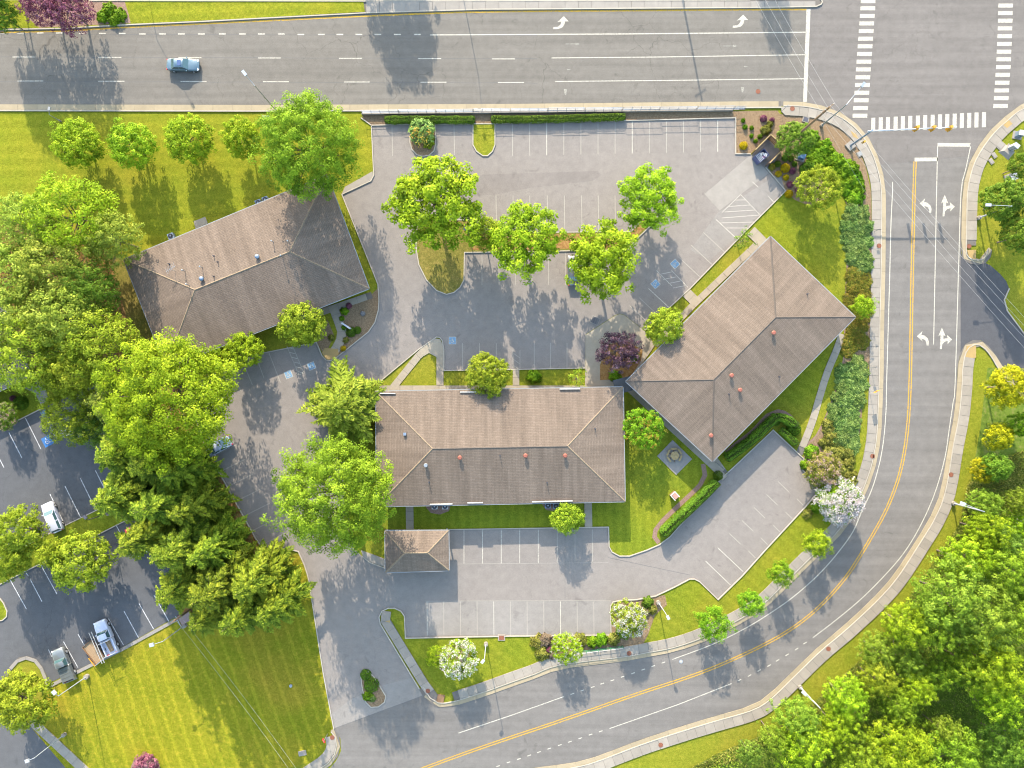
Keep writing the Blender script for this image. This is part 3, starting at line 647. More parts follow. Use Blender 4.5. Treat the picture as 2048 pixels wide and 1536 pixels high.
for a in ((1452, 92), (1137, 88)):
    M_('worn_arrow', [(a[0] + 14, a[1] - 2.5), (a[0] + 24, a[1]), (a[0] + 14, a[1] + 2.5)], m_wornh, ZH, hw); mark('worn_arrow', (a[0] - 6, a[1]), (a[0] + 14, a[1]), 1.2, m_wornh, hw, ZH)
for a in ((1138, 139), (1492, 133)): M_('worn_arrow', [(a[0] - 4, a[1] - 1.6), (a[0] + 4, a[1]), (a[0] - 4, a[1] + 1.6)], m_wornh, ZH, hw)
for a in ((1131, 184), (1485, 180)): M_('worn_arrow', [(a[0] - 3, a[1] - 6), (a[0] + 3, a[1] - 5), (a[0] + 1, a[1] + 6), (a[0] - 2, a[1] + 4)], m_wornh, ZH, hw)
TA = [(1850, 118), (1798, 165), (1830, 160), (1825, 180), (1815, 193), (1800, 203), (1767, 206), (1765, 222), (1800, 221), (1828, 213), (1845, 200), (1855, 180), (1858, 160), (1888, 160)]
for dx, dy in ((0, 0), (-1435, 12)): M_('turn_arrow', [(1024 + (x + dx) / 4, (y + dy) / 4) for x, y in TA], m_white, ZH, hw)
# crosswalks
def crosswalk(bars, par):
    o = thing('crosswalk', 'x', 'x'); del o['label']; del o['category']; o.parent = par
    for b in bars: M_('stripe', b, m_white, ZI, o)
crosswalk([[(1536 + x / 4, y / 4 - 4), (1536 + x / 4 + 29.5, y / 4 - 4), (1536 + x / 4 + 29, y / 4 + 4), (1536 + x / 4 - .5, y / 4 + 4)] for x, y in ((746, -50), (742, 10), (740, 67), (735, 128), (731, 188), (727, 249), (722, 310), (718, 371), (714, 432), (709, 494), (704, 556), (700, 619), (697, 680), (692, 742), (687, 803), (682, 865), (677, 926))], isx)
crosswalk([[(1536 + x / 4, y / 4 - 4), (1536 + x / 4 + 29, y / 4 - 4), (1536 + x / 4 + 28.5, y / 4 + 4), (1536 + x / 4 - .5, y / 4 + 4)] for x, y in ((1845, -15), (1843, 45), (1841, 105), (1840, 166), (1838, 228), (1836, 290), (1833, 352), (1830, 414), (1828, 475), (1825, 537), (1820, 599), (1816, 662), (1812, 724), (1808, 786), (1802, 848))], isx)
crosswalk([[(1536 + x / 4 + .5, (943 - i * 3) / 4), (1536 + x / 4 + 8.5, (942 - i * 3) / 4), (1536 + x / 4 + 8, (1053 - i * 2.4) / 4), (1536 + x / 4, (1055 - i * 2.4) / 4)] for i, x in enumerate((824, 884, 942, 1003, 1061, 1120, 1181, 1239, 1299, 1358, 1416, 1475, 1533, 1592, 1650, 1710))], isx)
# curved road
ZC = .024
M_('stop_line', [(1875, 286), (1941, 286.5), (1939, 293.5), (1875, 293)], m_white, ZC, road)
M_('stop_line', [(1829, 315.5), (1876, 315), (1876, 322.5), (1829, 323)], m_white, ZC, road)
YC = smooth_line([(1830, 323), (1828, 384), (1824, 560), (1820, 768), (1815, 855), (1806, 918), (1793, 968), (1773, 1018), (1748, 1065), (1716, 1118), (1691, 1155), (1648, 1204), (1598, 1247), (1536, 1285), (1449, 1326), (1374, 1355), (1274, 1388), (1174, 1423), (1099, 1449), (1024, 1474), (937, 1504), (849, 1536), (700, 1592)])
for d in (-2.3, 2.3): strip('centre_line', YC, d - 1.0, d + 1.0, ZC, m_yellow, road)
WL = smooth_line([(1785, 364), (1785, 384), (1782, 441), (1779, 560), (1773, 768), (1772, 818), (1767, 880), (1758, 930), (1743, 980), (1721, 1028), (1706, 1063), (1676, 1105), (1636, 1150), (1586, 1194), (1536, 1229), (1486, 1259), (1424, 1289), (1344, 1319)])
strip('edge_line', WL, -.9, .9, ZC, m_white, road)
for x, y in ((1210, 692), (1130, 720), (1050, 748), (968, 777), (885, 805), (803, 834), (722, 860), (645, 888), (563, 915), (483, 942)):
    mark('lane_line', (1024 + x / 4 - 3.6, 1152 + y / 4 + 1.2), (1024 + x / 4 + 3.6, 1152 + y / 4 - 1.2), 1.9, m_white, road, ZC)
strip('lane_line', [(1128, 1393), (1024, 1430), (917, 1466)], -.9, .9, ZC, m_white, road)
EL_ = smooth_line([(1941, 293), (1931, 340), (1922, 384), (1917, 534), (1910, 768), (1906, 805), (1898, 860), (1891, 908), (1878, 960), (1861, 1008), (1836, 1060), (1806, 1108), (1768, 1152), (1723, 1197), (1673, 1239), (1626, 1275)])
strip('edge_line', EL_, -.9, .9, ZC, m_white, road)
for i, (x, y) in enumerate([(1610, 1286), (1593, 1298), (1574, 1309.5), (1555, 1320.5), (1538, 1331), (1518, 1341), (1499, 1351), (1479, 1360)]): mark('lane_line', (x - 3.3, y + 1.9), (x + 3.3, y - 1.9), 1.9, m_white, road, ZC)
strip('lane_line', [(1463, 1367), (1356, 1409), (1219, 1457)], -.9, .9, ZC, m_white, road)
for x, y in ((710, 1242), (628, 1268), (547, 1297), (463, 1325), (382, 1352), (298, 1380), (216, 1408), (137, 1435), (55, 1463), (-28, 1490), (-111, 1520), (-190, 1548)):
    mark('lane_line', (1024 + x / 4 - 3.6, 1152 + y / 4 + 1.2), (1024 + x / 4 + 3.6, 1152 + y / 4 - 1.2), 1.9, m_white, road, ZC)
strip('lane_line', [(1875, 293), (1873, 384), (1870, 540), (1867, 689)], -.9, .9, ZC, m_white, road)
LA = [(1212, 92), (1258, 50), (1248, 80), (1275, 87), (1298, 108), (1308, 135), (1305, 167), (1290, 165), (1288, 140), (1275, 120), (1248, 112), (1262, 137)]
SA = [(1413, 22), (1442, 92), (1425, 84), (1424, 112), (1458, 108), (1453, 80), (1494, 118), (1458, 155), (1459, 130), (1435, 136), (1416, 155), (1410, 195), (1396, 195), (1402, 80), (1383, 92)]
for dx, dy in ((0, 0), (-22, 1062)):
    for A in (LA, SA): M_('turn_arrow', [(1536 + (x + dx) / 4, 384 + (y + dy) / 4) for x, y in A], m_white, ZC, road)

# ------------------------------------------------------------------ iron covers, drains, lids
def cover(px, py, r, label, z=.14, mat=m_rust, frame=True):
    t = thing('manhole_cover', label, 'manhole cover', P(px, py, z=z), group='round iron covers along the pavements')
    mb = MB(); mb.tube((0, 0, 0), (0, 0, .02), r / S, r / S, 16); mb.obj('lid', mat, t)
    mb = MB()
    for k in range(16):
        a, b = k * math.pi / 8, (k + 1) * math.pi / 8; r0, r1 = r / S * 1.02, r / S * 1.16
        mb.add([(r0 * math.cos(a), r0 * math.sin(a), .028), (r1 * math.cos(a), r1 * math.sin(a), .028), (r1 * math.cos(b), r1 * math.sin(b), .028), (r0 * math.cos(b), r0 * math.sin(b), .028)], [[0, 1, 2, 3]])
    mb.obj('rim', m_rust, t)
for px, py, lb, z in ((1757, 492, 'rusty round cover in the west pavement below the signal shadow', .15), (1937, 493, 'rusty round cover in the pavement just above the side driveway', .15), (1744, 912, 'rusty round cover in the pavement beside the pink flowering bush', .15), (1901, 949, 'rusty round cover in the outer pavement at the start of the bend', .15), (1258, 1306, 'dark rusty round cover in the shaded pavement by the low fence', .15), (856, 1381, 'orange round cover in the pavement at the entrance corner', .15), (665, 1474, 'orange round cover beside the stop sign at the entrance', .15), (1656, 1297, 'rusty round cover in the outer pavement on the lower bend', .15), (1321, 1489, 'rusty round cover in the outer pavement at the bottom of the photo', .15), (1584, 218, 'reddish round cover in the pavement at the highway corner', .15), (754, 225, 'reddish round cover at the west end of the roadside railing', .10), (1516, 183, 'worn reddish cover set in the highway lane near the stop line', .022)):
    cover(px, py, 4.1, lb, z)
def storm(px, py, rz, label, w_=1.1, d_=1.0):
    t = thing('storm_drain', label, 'drain', P(px, py, z=.02), rz)
    MB().box((0, 0, .02), (w_ + .25, d_ + .25, .03)).obj('frame', m_pad, t)
    mb = MB()
    for k in range(6): mb.box((0, -d_ / 2 + .1 + k * d_ / 6.2, .05), (w_, .07, .04))
    mb.obj('grate', m_darksteel, t)
storm(1190, 641, R(-25), 'dark square storm grate in the shaded car park near the plaza')
storm(532, 237, 0, 'square concrete drain with grey grate on the north lawn under the lamp arm', .9, .7)
def lid(px, py, rz, sx, sy, label, mat=m_pad, h=.12):
    t = thing('utility_vault', label, 'utility lid', P(px, py, z=0), rz)
    MB().box((0, 0, h / 2), (sx, sy, h)).obj('box', m_conc, t); MB().box((0, 0, h + .015), (sx * .7, sy * .7, .03)).obj('cover', mat, t)
lid(605, 1506, R(12), 1.2, .75, 'grey two-panel utility lid on the lawn near the entrance corner')
lid(1003, 1275, 0, 1.1, .9, 'square drain inlet with rusty lid in the kerb below the lower car park', m_rust)
lid(2000, 291, R(-40), 1.25, 1.25, 'square concrete vault lid beside the green lawn at the right edge')
lid(1988, 311, R(-55), .9, .6, 'pale narrow utility lid, the upper of two by the corner pavement')
lid(1982, 323, R(-55), .9, .6, 'pale narrow utility lid, the lower of two by the corner pavement')
lid(1611, 239, R(-15), 1.0, .9, 'grey square utility lid behind the corner pavement near the wooden pole', m_darksteel)
lid(1719, 308, R(-60), .8, .8, 'small grey utility lid in the mulch beside the curved pavement', m_greytrim)
t = thing('pipe_cap', 'small round grey pipe cap standing in the south lawn', 'pipe cap', P(582, 1371)); MB().tube((0, 0, 0), (0, 0, .2), .22, .2, 12).obj('pipe', m_greytrim, t); MB().dome((0, 0, .2), .24, .4, 12, 3, 0).obj('cap', m_steel, t)
t = thing('road_sensor_cover', 'small pale blue circle with a mark in the bend of the road', 'road cover', P(1362, 1323, z=.024))
MB().tube((0, 0, 0), (0, 0, .012), .3, .3, 16).obj('rim', m_steel, t); MB().tube((0, 0, 0), (0, 0, .018), .2, .2, 12).obj('lid', m_white, t)
# ------------------------------------------------------------------ buildings
def hip_building(label, corners, eave, rise, roofmat, capmats, cat='building', name='office_building', walls=True, overhang=.75, inset_ridge=None, doors=(), posts=False, gutter=True):
    c = [P(x, y, eave) for x, y in corners]
    if area2([(p.x, p.y) for p in c]) < 0: c = c[::-1]
    if (c[1] - c[0]).length < (c[2] - c[1]).length: c = c[1:] + c[:1]
    ctr = sum(c, Vector()) / 4; ctr.z = 0
    ang = math.atan2((c[1] - c[0]).y, (c[1] - c[0]).x)
    t = thing(name, label, cat, ctr, ang)
    Rm = Matrix.Rotation(-ang, 3, 'Z'); L = [Rm @ (Vector((p.x, p.y, 0)) - ctr) for p in c]
    L = [Vector((p.x, p.y, eave)) for p in L]
    m0 = (L[0] + L[3]) / 2; m1 = (L[1] + L[2]) / 2; wd = ((L[3] - L[0]).length + (L[2] - L[1]).length) / 4
    k = wd * (inset_ridge or 1.0); ax = (m1 - m0).normalized()
    r0 = m0 + ax * k + Vector((0, 0, rise)); r1 = m1 - ax * k + Vector((0, 0, rise))
    # roof mesh: separate verts per face so that each slope carries its own shingle direction
    v = []; f = []; uvs = []
    for face in ([L[0], L[1], r1, r0], [L[1], L[2], r1], [L[2], L[3], r0, r1], [L[3], L[0], r0]):
        u = (face[1] - face[0]).normalized(); n = (face[1] - face[0]).cross(face[2] - face[0]).normalized(); vv = n.cross(u)
        b = len(v); v += face; f.append(list(range(b, b + len(face))))
        for p in face: d = p - face[0]; uvs.append((d.dot(u) + b * 1.37, d.dot(vv)))
    b = len(v); th = Vector((0, 0, -.22))
    v += [p + th for p in L]; f.append([b + 3, b + 2, b + 1, b]); uvs += [(0, 0)] * 4
    b2 = len(v); v += L + [p + th for p in L]
    for i in range(4): j = (i + 1) % 4; f.append([b2 + 4 + i, b2 + 4 + j, b2 + j, b2 + i]); uvs += [(0, 0)] * 4
    me = bpy.data.meshes.new('roof'); me.from_pydata([tuple(p) for p in v], [], f); me.update()
    lay = me.uv_layers.new(name='UVMap'); fl = [x for uv in uvs for x in uv]
    lay.data.foreach_set('uv', fl); roof = link('roof', me, roofmat, t)
    me.materials.append(m_greytrim)
    for q in me.polygons[-5:]: q.material_index = 1
    for a, bb, cmat in ((r0, r1, capmats[0]), (L[0], r0, capmats[1]), (L[3], r0, capmats[1]), (L[1], r1, capmats[2]), (L[2], r1, capmats[2])):
        mb = MB(); d = bb - a; dn = d.normalized(); side = dn.cross(Vector((0, 0, 1))).normalized() * .14; up = side.cross(dn).normalized() * .0
        n = max(2, int(d.length / 1.2)); upz = Vector((0, 0, .035))
        for i in range(n):
            p = a + d * i / n; q = a + d * (i + 1) / n - dn * .03; lf = Vector((0, 0, .012))
            dz = Vector((0, 0, -.05))
            mb.add([p - side + dz + upz, p + upz + lf * 2, p + side + dz + upz, q - side + dz + upz, q + upz + lf * 3, q + side + dz + upz], [[0, 1, 4, 3], [1, 2, 5, 4]])
        o = mb.obj('ridge_cap', cmat, t); o.parent = roof
    if gutter:
        for i in range(4):
            a, bb = L[i], L[(i + 1) % 4]; d = (bb - a).normalized(); nn = Vector((d.y, -d.x, 0))
            o = MB().box((a + bb) / 2 + nn * .06 + Vector((0, 0, -.09)), ((bb - a).length, .11, .12), math.atan2(d.y, d.x)).obj('gutter', m_greytrim, roof)
    W = []
    ins = overhang
    gx = (L[1] - L[0]).length / 2 - ins; gy = wd - ins; cx = (m0 + m1) / 2
    W = [Vector((-gx, -gy, 0)), Vector((gx, -gy, 0)), Vector((gx, gy, 0)), Vector((-gx, gy, 0))]
    W = [p + Vector((cx.x, cx.y, 0)) for p in W]
    if walls:
        for i in range(4):
            a, bb = W[i], W[(i + 1) % 4]; d = (bb - a); ln = d.length; dn = d.normalized(); nn = Vector((dn.y, -dn.x, 0)); rz = math.atan2(dn.y, dn.x)
            o = MB().box((a + bb) / 2 - nn * .12 + Vector((0, 0, eave / 2 - .12)), (ln - (0.0 if i % 2 else .48), .24, eave - .24), rz).obj('wall', m_brick, t)
            nw = int(ln / 3.4)
            for j in range(nw):
                p = a + dn * (ln * (j + .5) / nw)
                if (i == 0 or i == 2) and j == nw // 2:
                    dr = MB().box(p + nn * .03 + Vector((0, 0, 1.07)), (1.0, .07, 2.1), rz).obj('door', m_trim, t); MB().box(p + nn * .075 + dn * .35 + Vector((0, 0, 1.0)), (.04, .05, .2), rz).obj('handle', m_steel, dr); continue
                wn = MB().box(p + nn * .02 + Vector((0, 0, 1.55)), (1.3, .05, 1.3), rz).obj('window', m_glass, t)
                fr = MB()
                for dx, dz, sx, sz in ((-.68, 0, .07, 1.43), (.68, 0, .07, 1.43), (0, -.68, 1.29, .07), (0, .68, 1.29, .07), (0, 0, .04, 1.29)):
                    fr.box(p + nn * .05 + dn * dx + Vector((0, 0, 1.55 + dz)), (sx, .06, sz), rz)
                fr.obj('frame', m_trim, wn)
    if posts:
        n_ = 0
        for p in (W[0], W[1], W[2], W[3], (W[0] + W[1]) / 2, (W[2] + W[3]) / 2):
            MB().box(p + Vector((0, 0, eave / 2 - .12)), (.22, .22, eave - .24)).obj('post', m_trim, t)
    def onroof(px, py):
        """height of the roof above a photo pixel, by iterating the survey ray"""
        h = eave + rise / 2
        for _ in range(12):
            p = P(px, py, h); q = Rm @ (Vector((p.x, p.y, 0)) - ctr)
            lx = q.x - cx.x; ly = q.y - cx.y
            dd = min(wd - abs(ly), (L[1] - L[0]).length / 2 - abs(lx)); h = eave + max(0, dd) * rise / wd
        return P(px, py, h), h
    def vent(px, py, kind):
        p, h = onroof(px, py); q = Rm @ (Vector((p.x, p.y, 0)) - ctr); x, y = q.x, q.y
        if kind == 'cap':
            o = MB().tube((x, y, h - .2), (x, y, h + .35), .2, .2, 12).obj('vent_pipe', m_copper, roof)
            MB().tube((x, y, h + .35), (x, y, h + .48), .34, .22, 12).obj('vent_cap', m_copper, roof)
        elif kind == 'white':
            MB().tube((x, y, h - .2), (x, y, h + .35), .2, .2, 12).obj('vent_pipe', m_trim, roof); MB().tube((x, y, h + .35), (x, y, h + .5), .32, .26, 12).obj('vent_cap', m_steel, roof)
        elif kind == 'turbine':
            MB().tube((x, y, h - .2), (x, y, h + .3), .22, .22, 12).obj('vent_pipe', m_bluegrey, roof); MB().dome((x, y, h + .42), .36, .7, 14, 5).obj('vent_cap', m_bluegrey, roof, True)
        elif kind == 'pipe':
            MB().tube((x, y, h - .15), (x, y, h + .5), .06, .06, 8).tube((x, y, h - .1), (x, y, h + .06), .16, .1, 8).obj('vent_pipe', m_darksteel, roof)
        elif kind == 'tall':
            MB().tube((x, y, h - .15), (x, y, h + 1.0), .05, .05, 8).dome((x, y, h + 1.0), .13, .7, 8, 3).obj('vent_pipe', m_steel, roof)
        elif kind == 'box':
            MB().box((x, y, h + .1), (.4, .4, .45)).obj('roof_vent', m_bluegrey, roof)
        elif kind == 'antenna':
            mb = MB().tube((x, y, h - .1), (x, y, h + 1.3), .03, .03, 6).tube((x - .8, y, h + 1.25), (x + .8, y + .3, h + 1.25), .025, .025, 6)
            for k in range(6): mb.tube((x - .7 + k * .27, y - .4 + k * .1, h + 1.27), (x - .7 + k * .27, y + .5 + k * .1 - .1, h + 1.27), .018, .018, 4)
            mb.obj('antenna', m_steel, roof)
    return t, roof, vent, L

capT = m_cap; capD = m_capd
t1, rf1, v1, _ = hip_building('west office block', [(247, 519), (654, 350), (738, 577), (332, 735)], 3.2, 1.7, m_roof, (capT, capT, capT))
t1['label'] = 'west office block with brown hip roof, partly under the big maple, antenna on top'
t2, rf2, v2, _ = hip_building('long middle office block with brown hip roof and three red vent caps in a row', [(751, 783), (1246, 774), (1250, 1003), (754, 1013)], 3.2, 1.7, m_roof, (capD, capT, capT))
t3, rf3, v3, _ = hip_building('diagonal brown hip roofed office block at the east with shadow of the utility pole', [(1541, 473), (1711, 634), (1425, 923), (1252, 763)], 3.8, 1.7, m_roof, (capD, capD, capD))
t4, rf4, v4, _ = hip_building('small open carport with brown hip roof at the edge of the lower car park', [(770, 1062), (897, 1061), (898, 1141), (771, 1145)], 2.6, 1.3, m_roof, (capT, capT, capT), 'carport', 'carport', walls=False, overhang=.4, posts=True)
t5, rf5, v5, _ = hip_building('grey roofed building corner at the left edge behind the big trees', [(-330, 640), (-40, 500), (62, 752), (-230, 890)], 2.9, 3.0, m_roofg, (capD, capD, capD))
for a in ((405, 558, 'turbine'), (516, 514, 'turbine'), (370, 542, 'tall'), (378, 570, 'tall'), (405, 535, 'tall'), (547, 484, 'tall'), (565, 513, 'tall'), (428, 553, 'pipe'), (436, 524, 'pipe'), (428, 512, 'pipe'), (339, 528, 'pipe'), (579, 484, 'tall'), (350, 542, 'antenna')): v1(*a)
for a in ((920, 915, 'cap'), (1051, 911, 'cap'), (1130, 911, 'cap'), (852, 930, 'white'), (1000, 911, 'pipe'), (858, 964, 'pipe'), (1094, 965, 'pipe'), (1190, 857, 'pipe'), (810, 868, 'box')): v2(*a)
for a in ((1546, 666, 'cap'), (1462, 751, 'cap'), (1479, 780, 'cap'), (1421, 871, 'cap'), (1614, 588, 'pipe'), (1458, 788, 'pipe'), (1558, 753, 'pipe')): v3(*a)
# pale guards along the eaves of the middle block
def guard(a, b):
    A, B = P(*a, 3.32), P(*b, 3.32); o = MB(); d = B - A
    loc = t2.location; m = Matrix.Rotation(-t2.rotation_euler.z, 3, 'Z'); A2 = m @ (A - loc); B2 = m @ (B - loc); d = B2 - A2
    o.box((A2 + B2) / 2 + Vector((0, 0, .1)), (d.length, .14, .2), math.atan2(d.y, d.x)).obj('rain_guard', m_trim, rf2)
for a, b in (((860, 1008.5), (905, 1007.5)), ((935, 1005.5), (966, 1005)), ((1064, 1003.5), (1145, 1001.5)), ((760, 786.5), (791, 787)), ((920, 784), (952, 784)), ((1119, 778), (1160, 777.5))): guard(a, b)
# roof link between the middle and east blocks
lk = thing('covered_link', 'small flat roofed link where the middle and east blocks meet', 'link roof', P(1246, 768, 2.7, 0))
MB().box((0, -.2, 2.62), (2.6, 2.2, .16), R(15)).obj('roof', m_roofg, lk); 
for dx, dy in ((-.9, .5), (.9, .8)): MB().box((dx, dy - .2, 1.27), (.15, .15, 2.54)).obj('post', m_trim, lk)

# ------------------------------------------------------------------ condensers, picnic table, grill, enclosure
def condenser(px, py, label, mat=m_bluegrey, rz=0, r=.42):
    t = thing('air_conditioner', label, 'air conditioner', P(px, py, .8, 0), rz)
    MB().box((0, 0, .42), (.86, .86, .78)).obj('casing', mat, t)
    MB().tube((0, 0, .81), (0, 0, .84), r * .92, r * .92, 16).obj('fan_opening', m_black, t)
    mb = MB()
    for k in range(8):
        a = k * math.pi / 4; mb.box((math.cos(a) * r * .5, math.sin(a) * r * .5, .865), (r * .9, .02, .02), a)
    mb.obj('grille', m_darksteel, t)
    MB().tube((0, 0, .85), (0, 0, .9), .11, .11, 10).obj('motor_cap', m_steel, t)
for a in ((341, 472, 'round topped condenser in a gravel nook at the west end of the west block'), (516, 405, 'dark condenser behind the west block, left of a pair'), (530, 399, 'pale condenser behind the west block, right of a pair')): condenser(*a, rz=R(22))
for a in ((869, 1013, 'white condenser under the south eave, left of two on a gravel patch'), (890, 1013, 'white condenser under the south eave, right of two on a gravel patch')): condenser(*a, mat=m_trim)
for a in ((1096, 1011, 'blue grey condenser by the south eave left of the small yellow-green tree'), (1112, 1012, 'middle condenser of three partly under the small yellow-green tree'), (1128, 1010, 'third condenser almost hidden under the small yellow-green tree')): condenser(*a)

t = thing('picnic_table', 'tan hexagonal picnic table with fixed benches on a concrete pad in the courtyard', 'picnic table', P(1349, 911, .5, 0), R(5))
HX = [(.72 * math.cos(k * math.pi / 3), .72 * math.sin(k * math.pi / 3)) for k in range(6)]
for k in range(6):   # boards of the top
    y0 = -.62 + k * .21; xs = lambda y: .72 - abs(y) * .577
    a, b_ = y0, y0 + .195
    MB().add(*prism_v([(-xs(a), a), (xs(a), a), (xs(b_), b_), (-xs(b_), b_)], .73, .77)).obj('plank', m_tanwood, t)
for k in range(6):
    if k == 4: continue
    a = k * math.pi / 3 + math.pi / 6; MB().box((1.02 * math.cos(a), 1.02 * math.sin(a), .44), (.28, .98, .05), a).obj('seat', m_tanwood, t)
mb = MB()
for k in range(3): a = k * math.pi / 3 + math.pi / 6; mb.box((0, 0, .36 - k * .06), (2.1, .09, .05), a)
for k in range(6): a = k * math.pi / 3 + math.pi / 6; mb.box((.5 * math.cos(a), .5 * math.sin(a), .36), (.08, .08, .7), a)
mb.obj('frame', m_wood, t)
t = thing('brick_grill', 'small brick grill with pale rim and pinkish top beside the gravel strip', 'brick grill', P(1350, 992, .9, 0), R(42))
MB().box((0, 0, .45), (.95, 1.0, .9)).obj('body', m_brick, t); MB().box((-.43, 0, .94), (.14, 1.1, .08)).box((.43, 0, .94), (.14, 1.1, .08)).box((0, .48, .94), (.72, .14, .08)).obj('rim', m_trim, t)
MB().box((.05, -.05, .94), (.68, .8, .07)).obj('top', plain('pink_brick', (.24,.13,.10), .9, var=.2), t)

# trash enclosure
enc = thing('fence_enclosure', 'brown board fence enclosure around the dumpster at the corner of the upper car park', 'fence', P(1533, 304, 0))
def fence(par, a, b, h=1.85, bw=.14, gap=.06, mat=m_wood):
    A, B = P(*a), P(*b); A -= par.location; B -= par.location; d = B - A; n = int(d.length / (bw + gap)); dn = d.normalized(); rz = math.atan2(dn.y, dn.x); nn = Vector((dn.y, -dn.x, 0))
    me = None
    for i in range(n):
        p = A + dn * (i + .5) * (bw + gap)
        if me is None:
            mb = MB().box((0, 0, h / 2), (bw, .025, h)); o = mb.obj('board', mat, par); me = o.data
        else: o = link('board', me, None, par)
        o.location = p; o.rotation_euler = (0, 0, rz)
    for z in (.4, h - .35, ): MB().box((A + B) / 2 + nn * .05 + Vector((0, 0, z)), (d.length, .06, .09), rz).obj('rail', mat, par)
    MB().box((A + B) / 2 + Vector((0, 0, h + .02)), (d.length + .05, .14, .035), rz).obj('cap_rail', m_tanwood, par)
    for p in (A, B): MB().box(p + nn * .06 + Vector((0, 0, h / 2)), (.1, .1, h + .05), rz).obj('post', mat, par)
fence(enc, (1503, 307), (1533, 277)); fence(enc, (1533, 277), (1561, 302)); fence(enc, (1561, 302), (1531, 333))
t = thing('dumpster', 'dark blue open dumpster full of purple and white boxes inside the board enclosure', 'dumpster', P(1523, 312, 1.0, 0), R(38))
mb = MB(); mb.box((0, -.62, .62), (1.9, .06, 1.1)).box((0, .62, .62), (1.9, .06, 1.1)).box((-.95, 0, .62), (.06, 1.18, 1.1)).box((.95, 0, .62), (.06, 1.18, 1.1)).box((0, 0, .12), (1.84, 1.18, .06))
mb.obj('bin', plain('dumpster_blue', (.05, .06, .13), .5), t)
mb = MB()
for k in range(4): mb.box((-.75 + k * .22, 0, 1.22), (.09, 1.2, .03))
mb.obj('lid', m_lightsteel, t)
for (x, y, z, sx, sy, rz, m) in ((.25, .2, .95, .5, .4, .3, m_trim), (.6, -.25, .9, .45, .5, -.4, m_rim), (.1, -.3, .85, .4, .4, .9, plain('purple_box', (.12, .05, .14), .7))):
    b_ = thing('cardboard_box', {m_trim: 'white box lying on top of the open dumpster', m_rim: 'grey box in the right end of the open dumpster'}.get(m, 'dark purple box in the middle of the open dumpster'), 'box', t.location + Matrix.Rotation(t.rotation_euler.z, 3, 'Z') @ Vector((x, y, 0)), rz)
    MB().box((0, 0, z), (sx, sy, .35)).obj('carton', m, b_); MB().box((0, 0, z + .19), (sx * .12, sy, .01)).obj('tape', m_wood, b_)

# brown shed on the edge of the western lot
t = thing('lattice_shed', 'small brown slatted bin shelter at the kerb corner under the conifers', 'bin shelter', P(378, 1230, 0), R(28))
for x in (-.95, .95):
    for k in range(8): MB().box((x, -.75 + k * .21, .75), (.03, .15, 1.5)).obj('slat', m_wood, t)
for k in range(9): MB().box((-.84 + k * .21, .82, .75), (.15, .03, 1.5)).obj('slat', m_wood, t)
MB().box((.1, 0, 1.52), (1.9, 1.5, .06)).obj('roof', plain('brown_metal_roof', (.13, .09, .08), .6), t)
MB().box((-1.05, 0, 1.52), (.06, 1.75, .08)).box((-1.2, .05, 1.35), (.05, 1.7, .08)).obj('rail', m_steel, t)

# ------------------------------------------------------------------ retaining wall with railing along the highway
rw = thing('retaining_wall', 'low concrete retaining wall along the foot of the highway railing', 'wall', P(1100, 224, 0))
edge = [(724, 229.5), (1024, 226.5), (1250, 224), (1491, 221.5)]
q = resample(edge, 39)
for i in range(len(q) - 1):
    a, b_ = np.array(q[i]), np.array(q[i + 1]); h = .5 + (.05 if (i // 2) % 2 else 0)
    pts = [P(a[0] + .3, a[1] - 1.3), P(b_[0] - .2, b_[1] - 1.3), P(b_[0] - .2, b_[1] + 1.1), P(a[0] + .3, a[1] + 1.1)]
    prism('block', [p - rw.location for p in pts], 0, h, m_pad, rw)
sw = struct(strip('ledge_pavement', [(724, 224), (1024, 221), (1490, 216.5)], -3.0, 3.5, .09, m_base)); slabs(sw, [(724, 224), (1024, 221), (1490, 216.5)], -3.0, 3.5, 26, m_pad, 0, .12, .4)
x = 726; k = 0
while x < 1480:
    x2 = min(x + 74, 1488); yy = lambda v: 228.4 - (v - 726) * 8.3 / 764
    base = P(x, yy(x), 0); e = P(x2 - 2, yy(x2), 0); d = e - base; rz = math.atan2(d.y, d.x)
    t = thing('railing', 'one length of thin grey pipe railing on the wall below the highway', 'railing', base, rz, 'railing lengths along the highway wall')
    hz = .52 + .12 * (k % 2)
    Ln = d.length; n = 4
    for i in range(n + 1): MB().tube((Ln * i / n, 0, .3), (Ln * i / n, 0, hz + 1.1), .03, .03, 6).obj('post', m_bluegrey, t)
    for z in (1.1, .62, .15): MB().tube((0, 0, hz + z), (Ln, 0, hz + z), .028, .028, 6).obj('rail', m_bluegrey, t)
    x = x2; k += 1
# low green fence by the lower pavement
t = thing('low_fence', 'low dark green wire fence between shrubs and shaded pavement at the bottom', 'fence', P(1149, 1303, 0))
pts = [P(x, y) - t.location for x, y in ((1149, 1303), (1172, 1300.5), (1195, 1297.5), (1220, 1294.5), (1245, 1291.5))]
for p in pts: MB().tube(p, p + Vector((0, 0, 1.15)), .05, .05, 6).obj('post', m_green, t)
for i in range(4):
    for z in (1.1, .6, .12): MB().tube(pts[i] + Vector((0, 0, z)), pts[i + 1] + Vector((0, 0, z)), .035, .035, 5).obj('rail', m_trim if z == 1.1 else m_green, t)
    A, B = pts[i], pts[i + 1]; mb = MB()
    for k in range(12): p = A.lerp(B, (k + .5) / 12); mb.tube(p + Vector((0, 0, .1)), p + Vector((0, 0, 1.1)), .012, .012, 4)
    mb.obj('wire_panel', m_green, t)
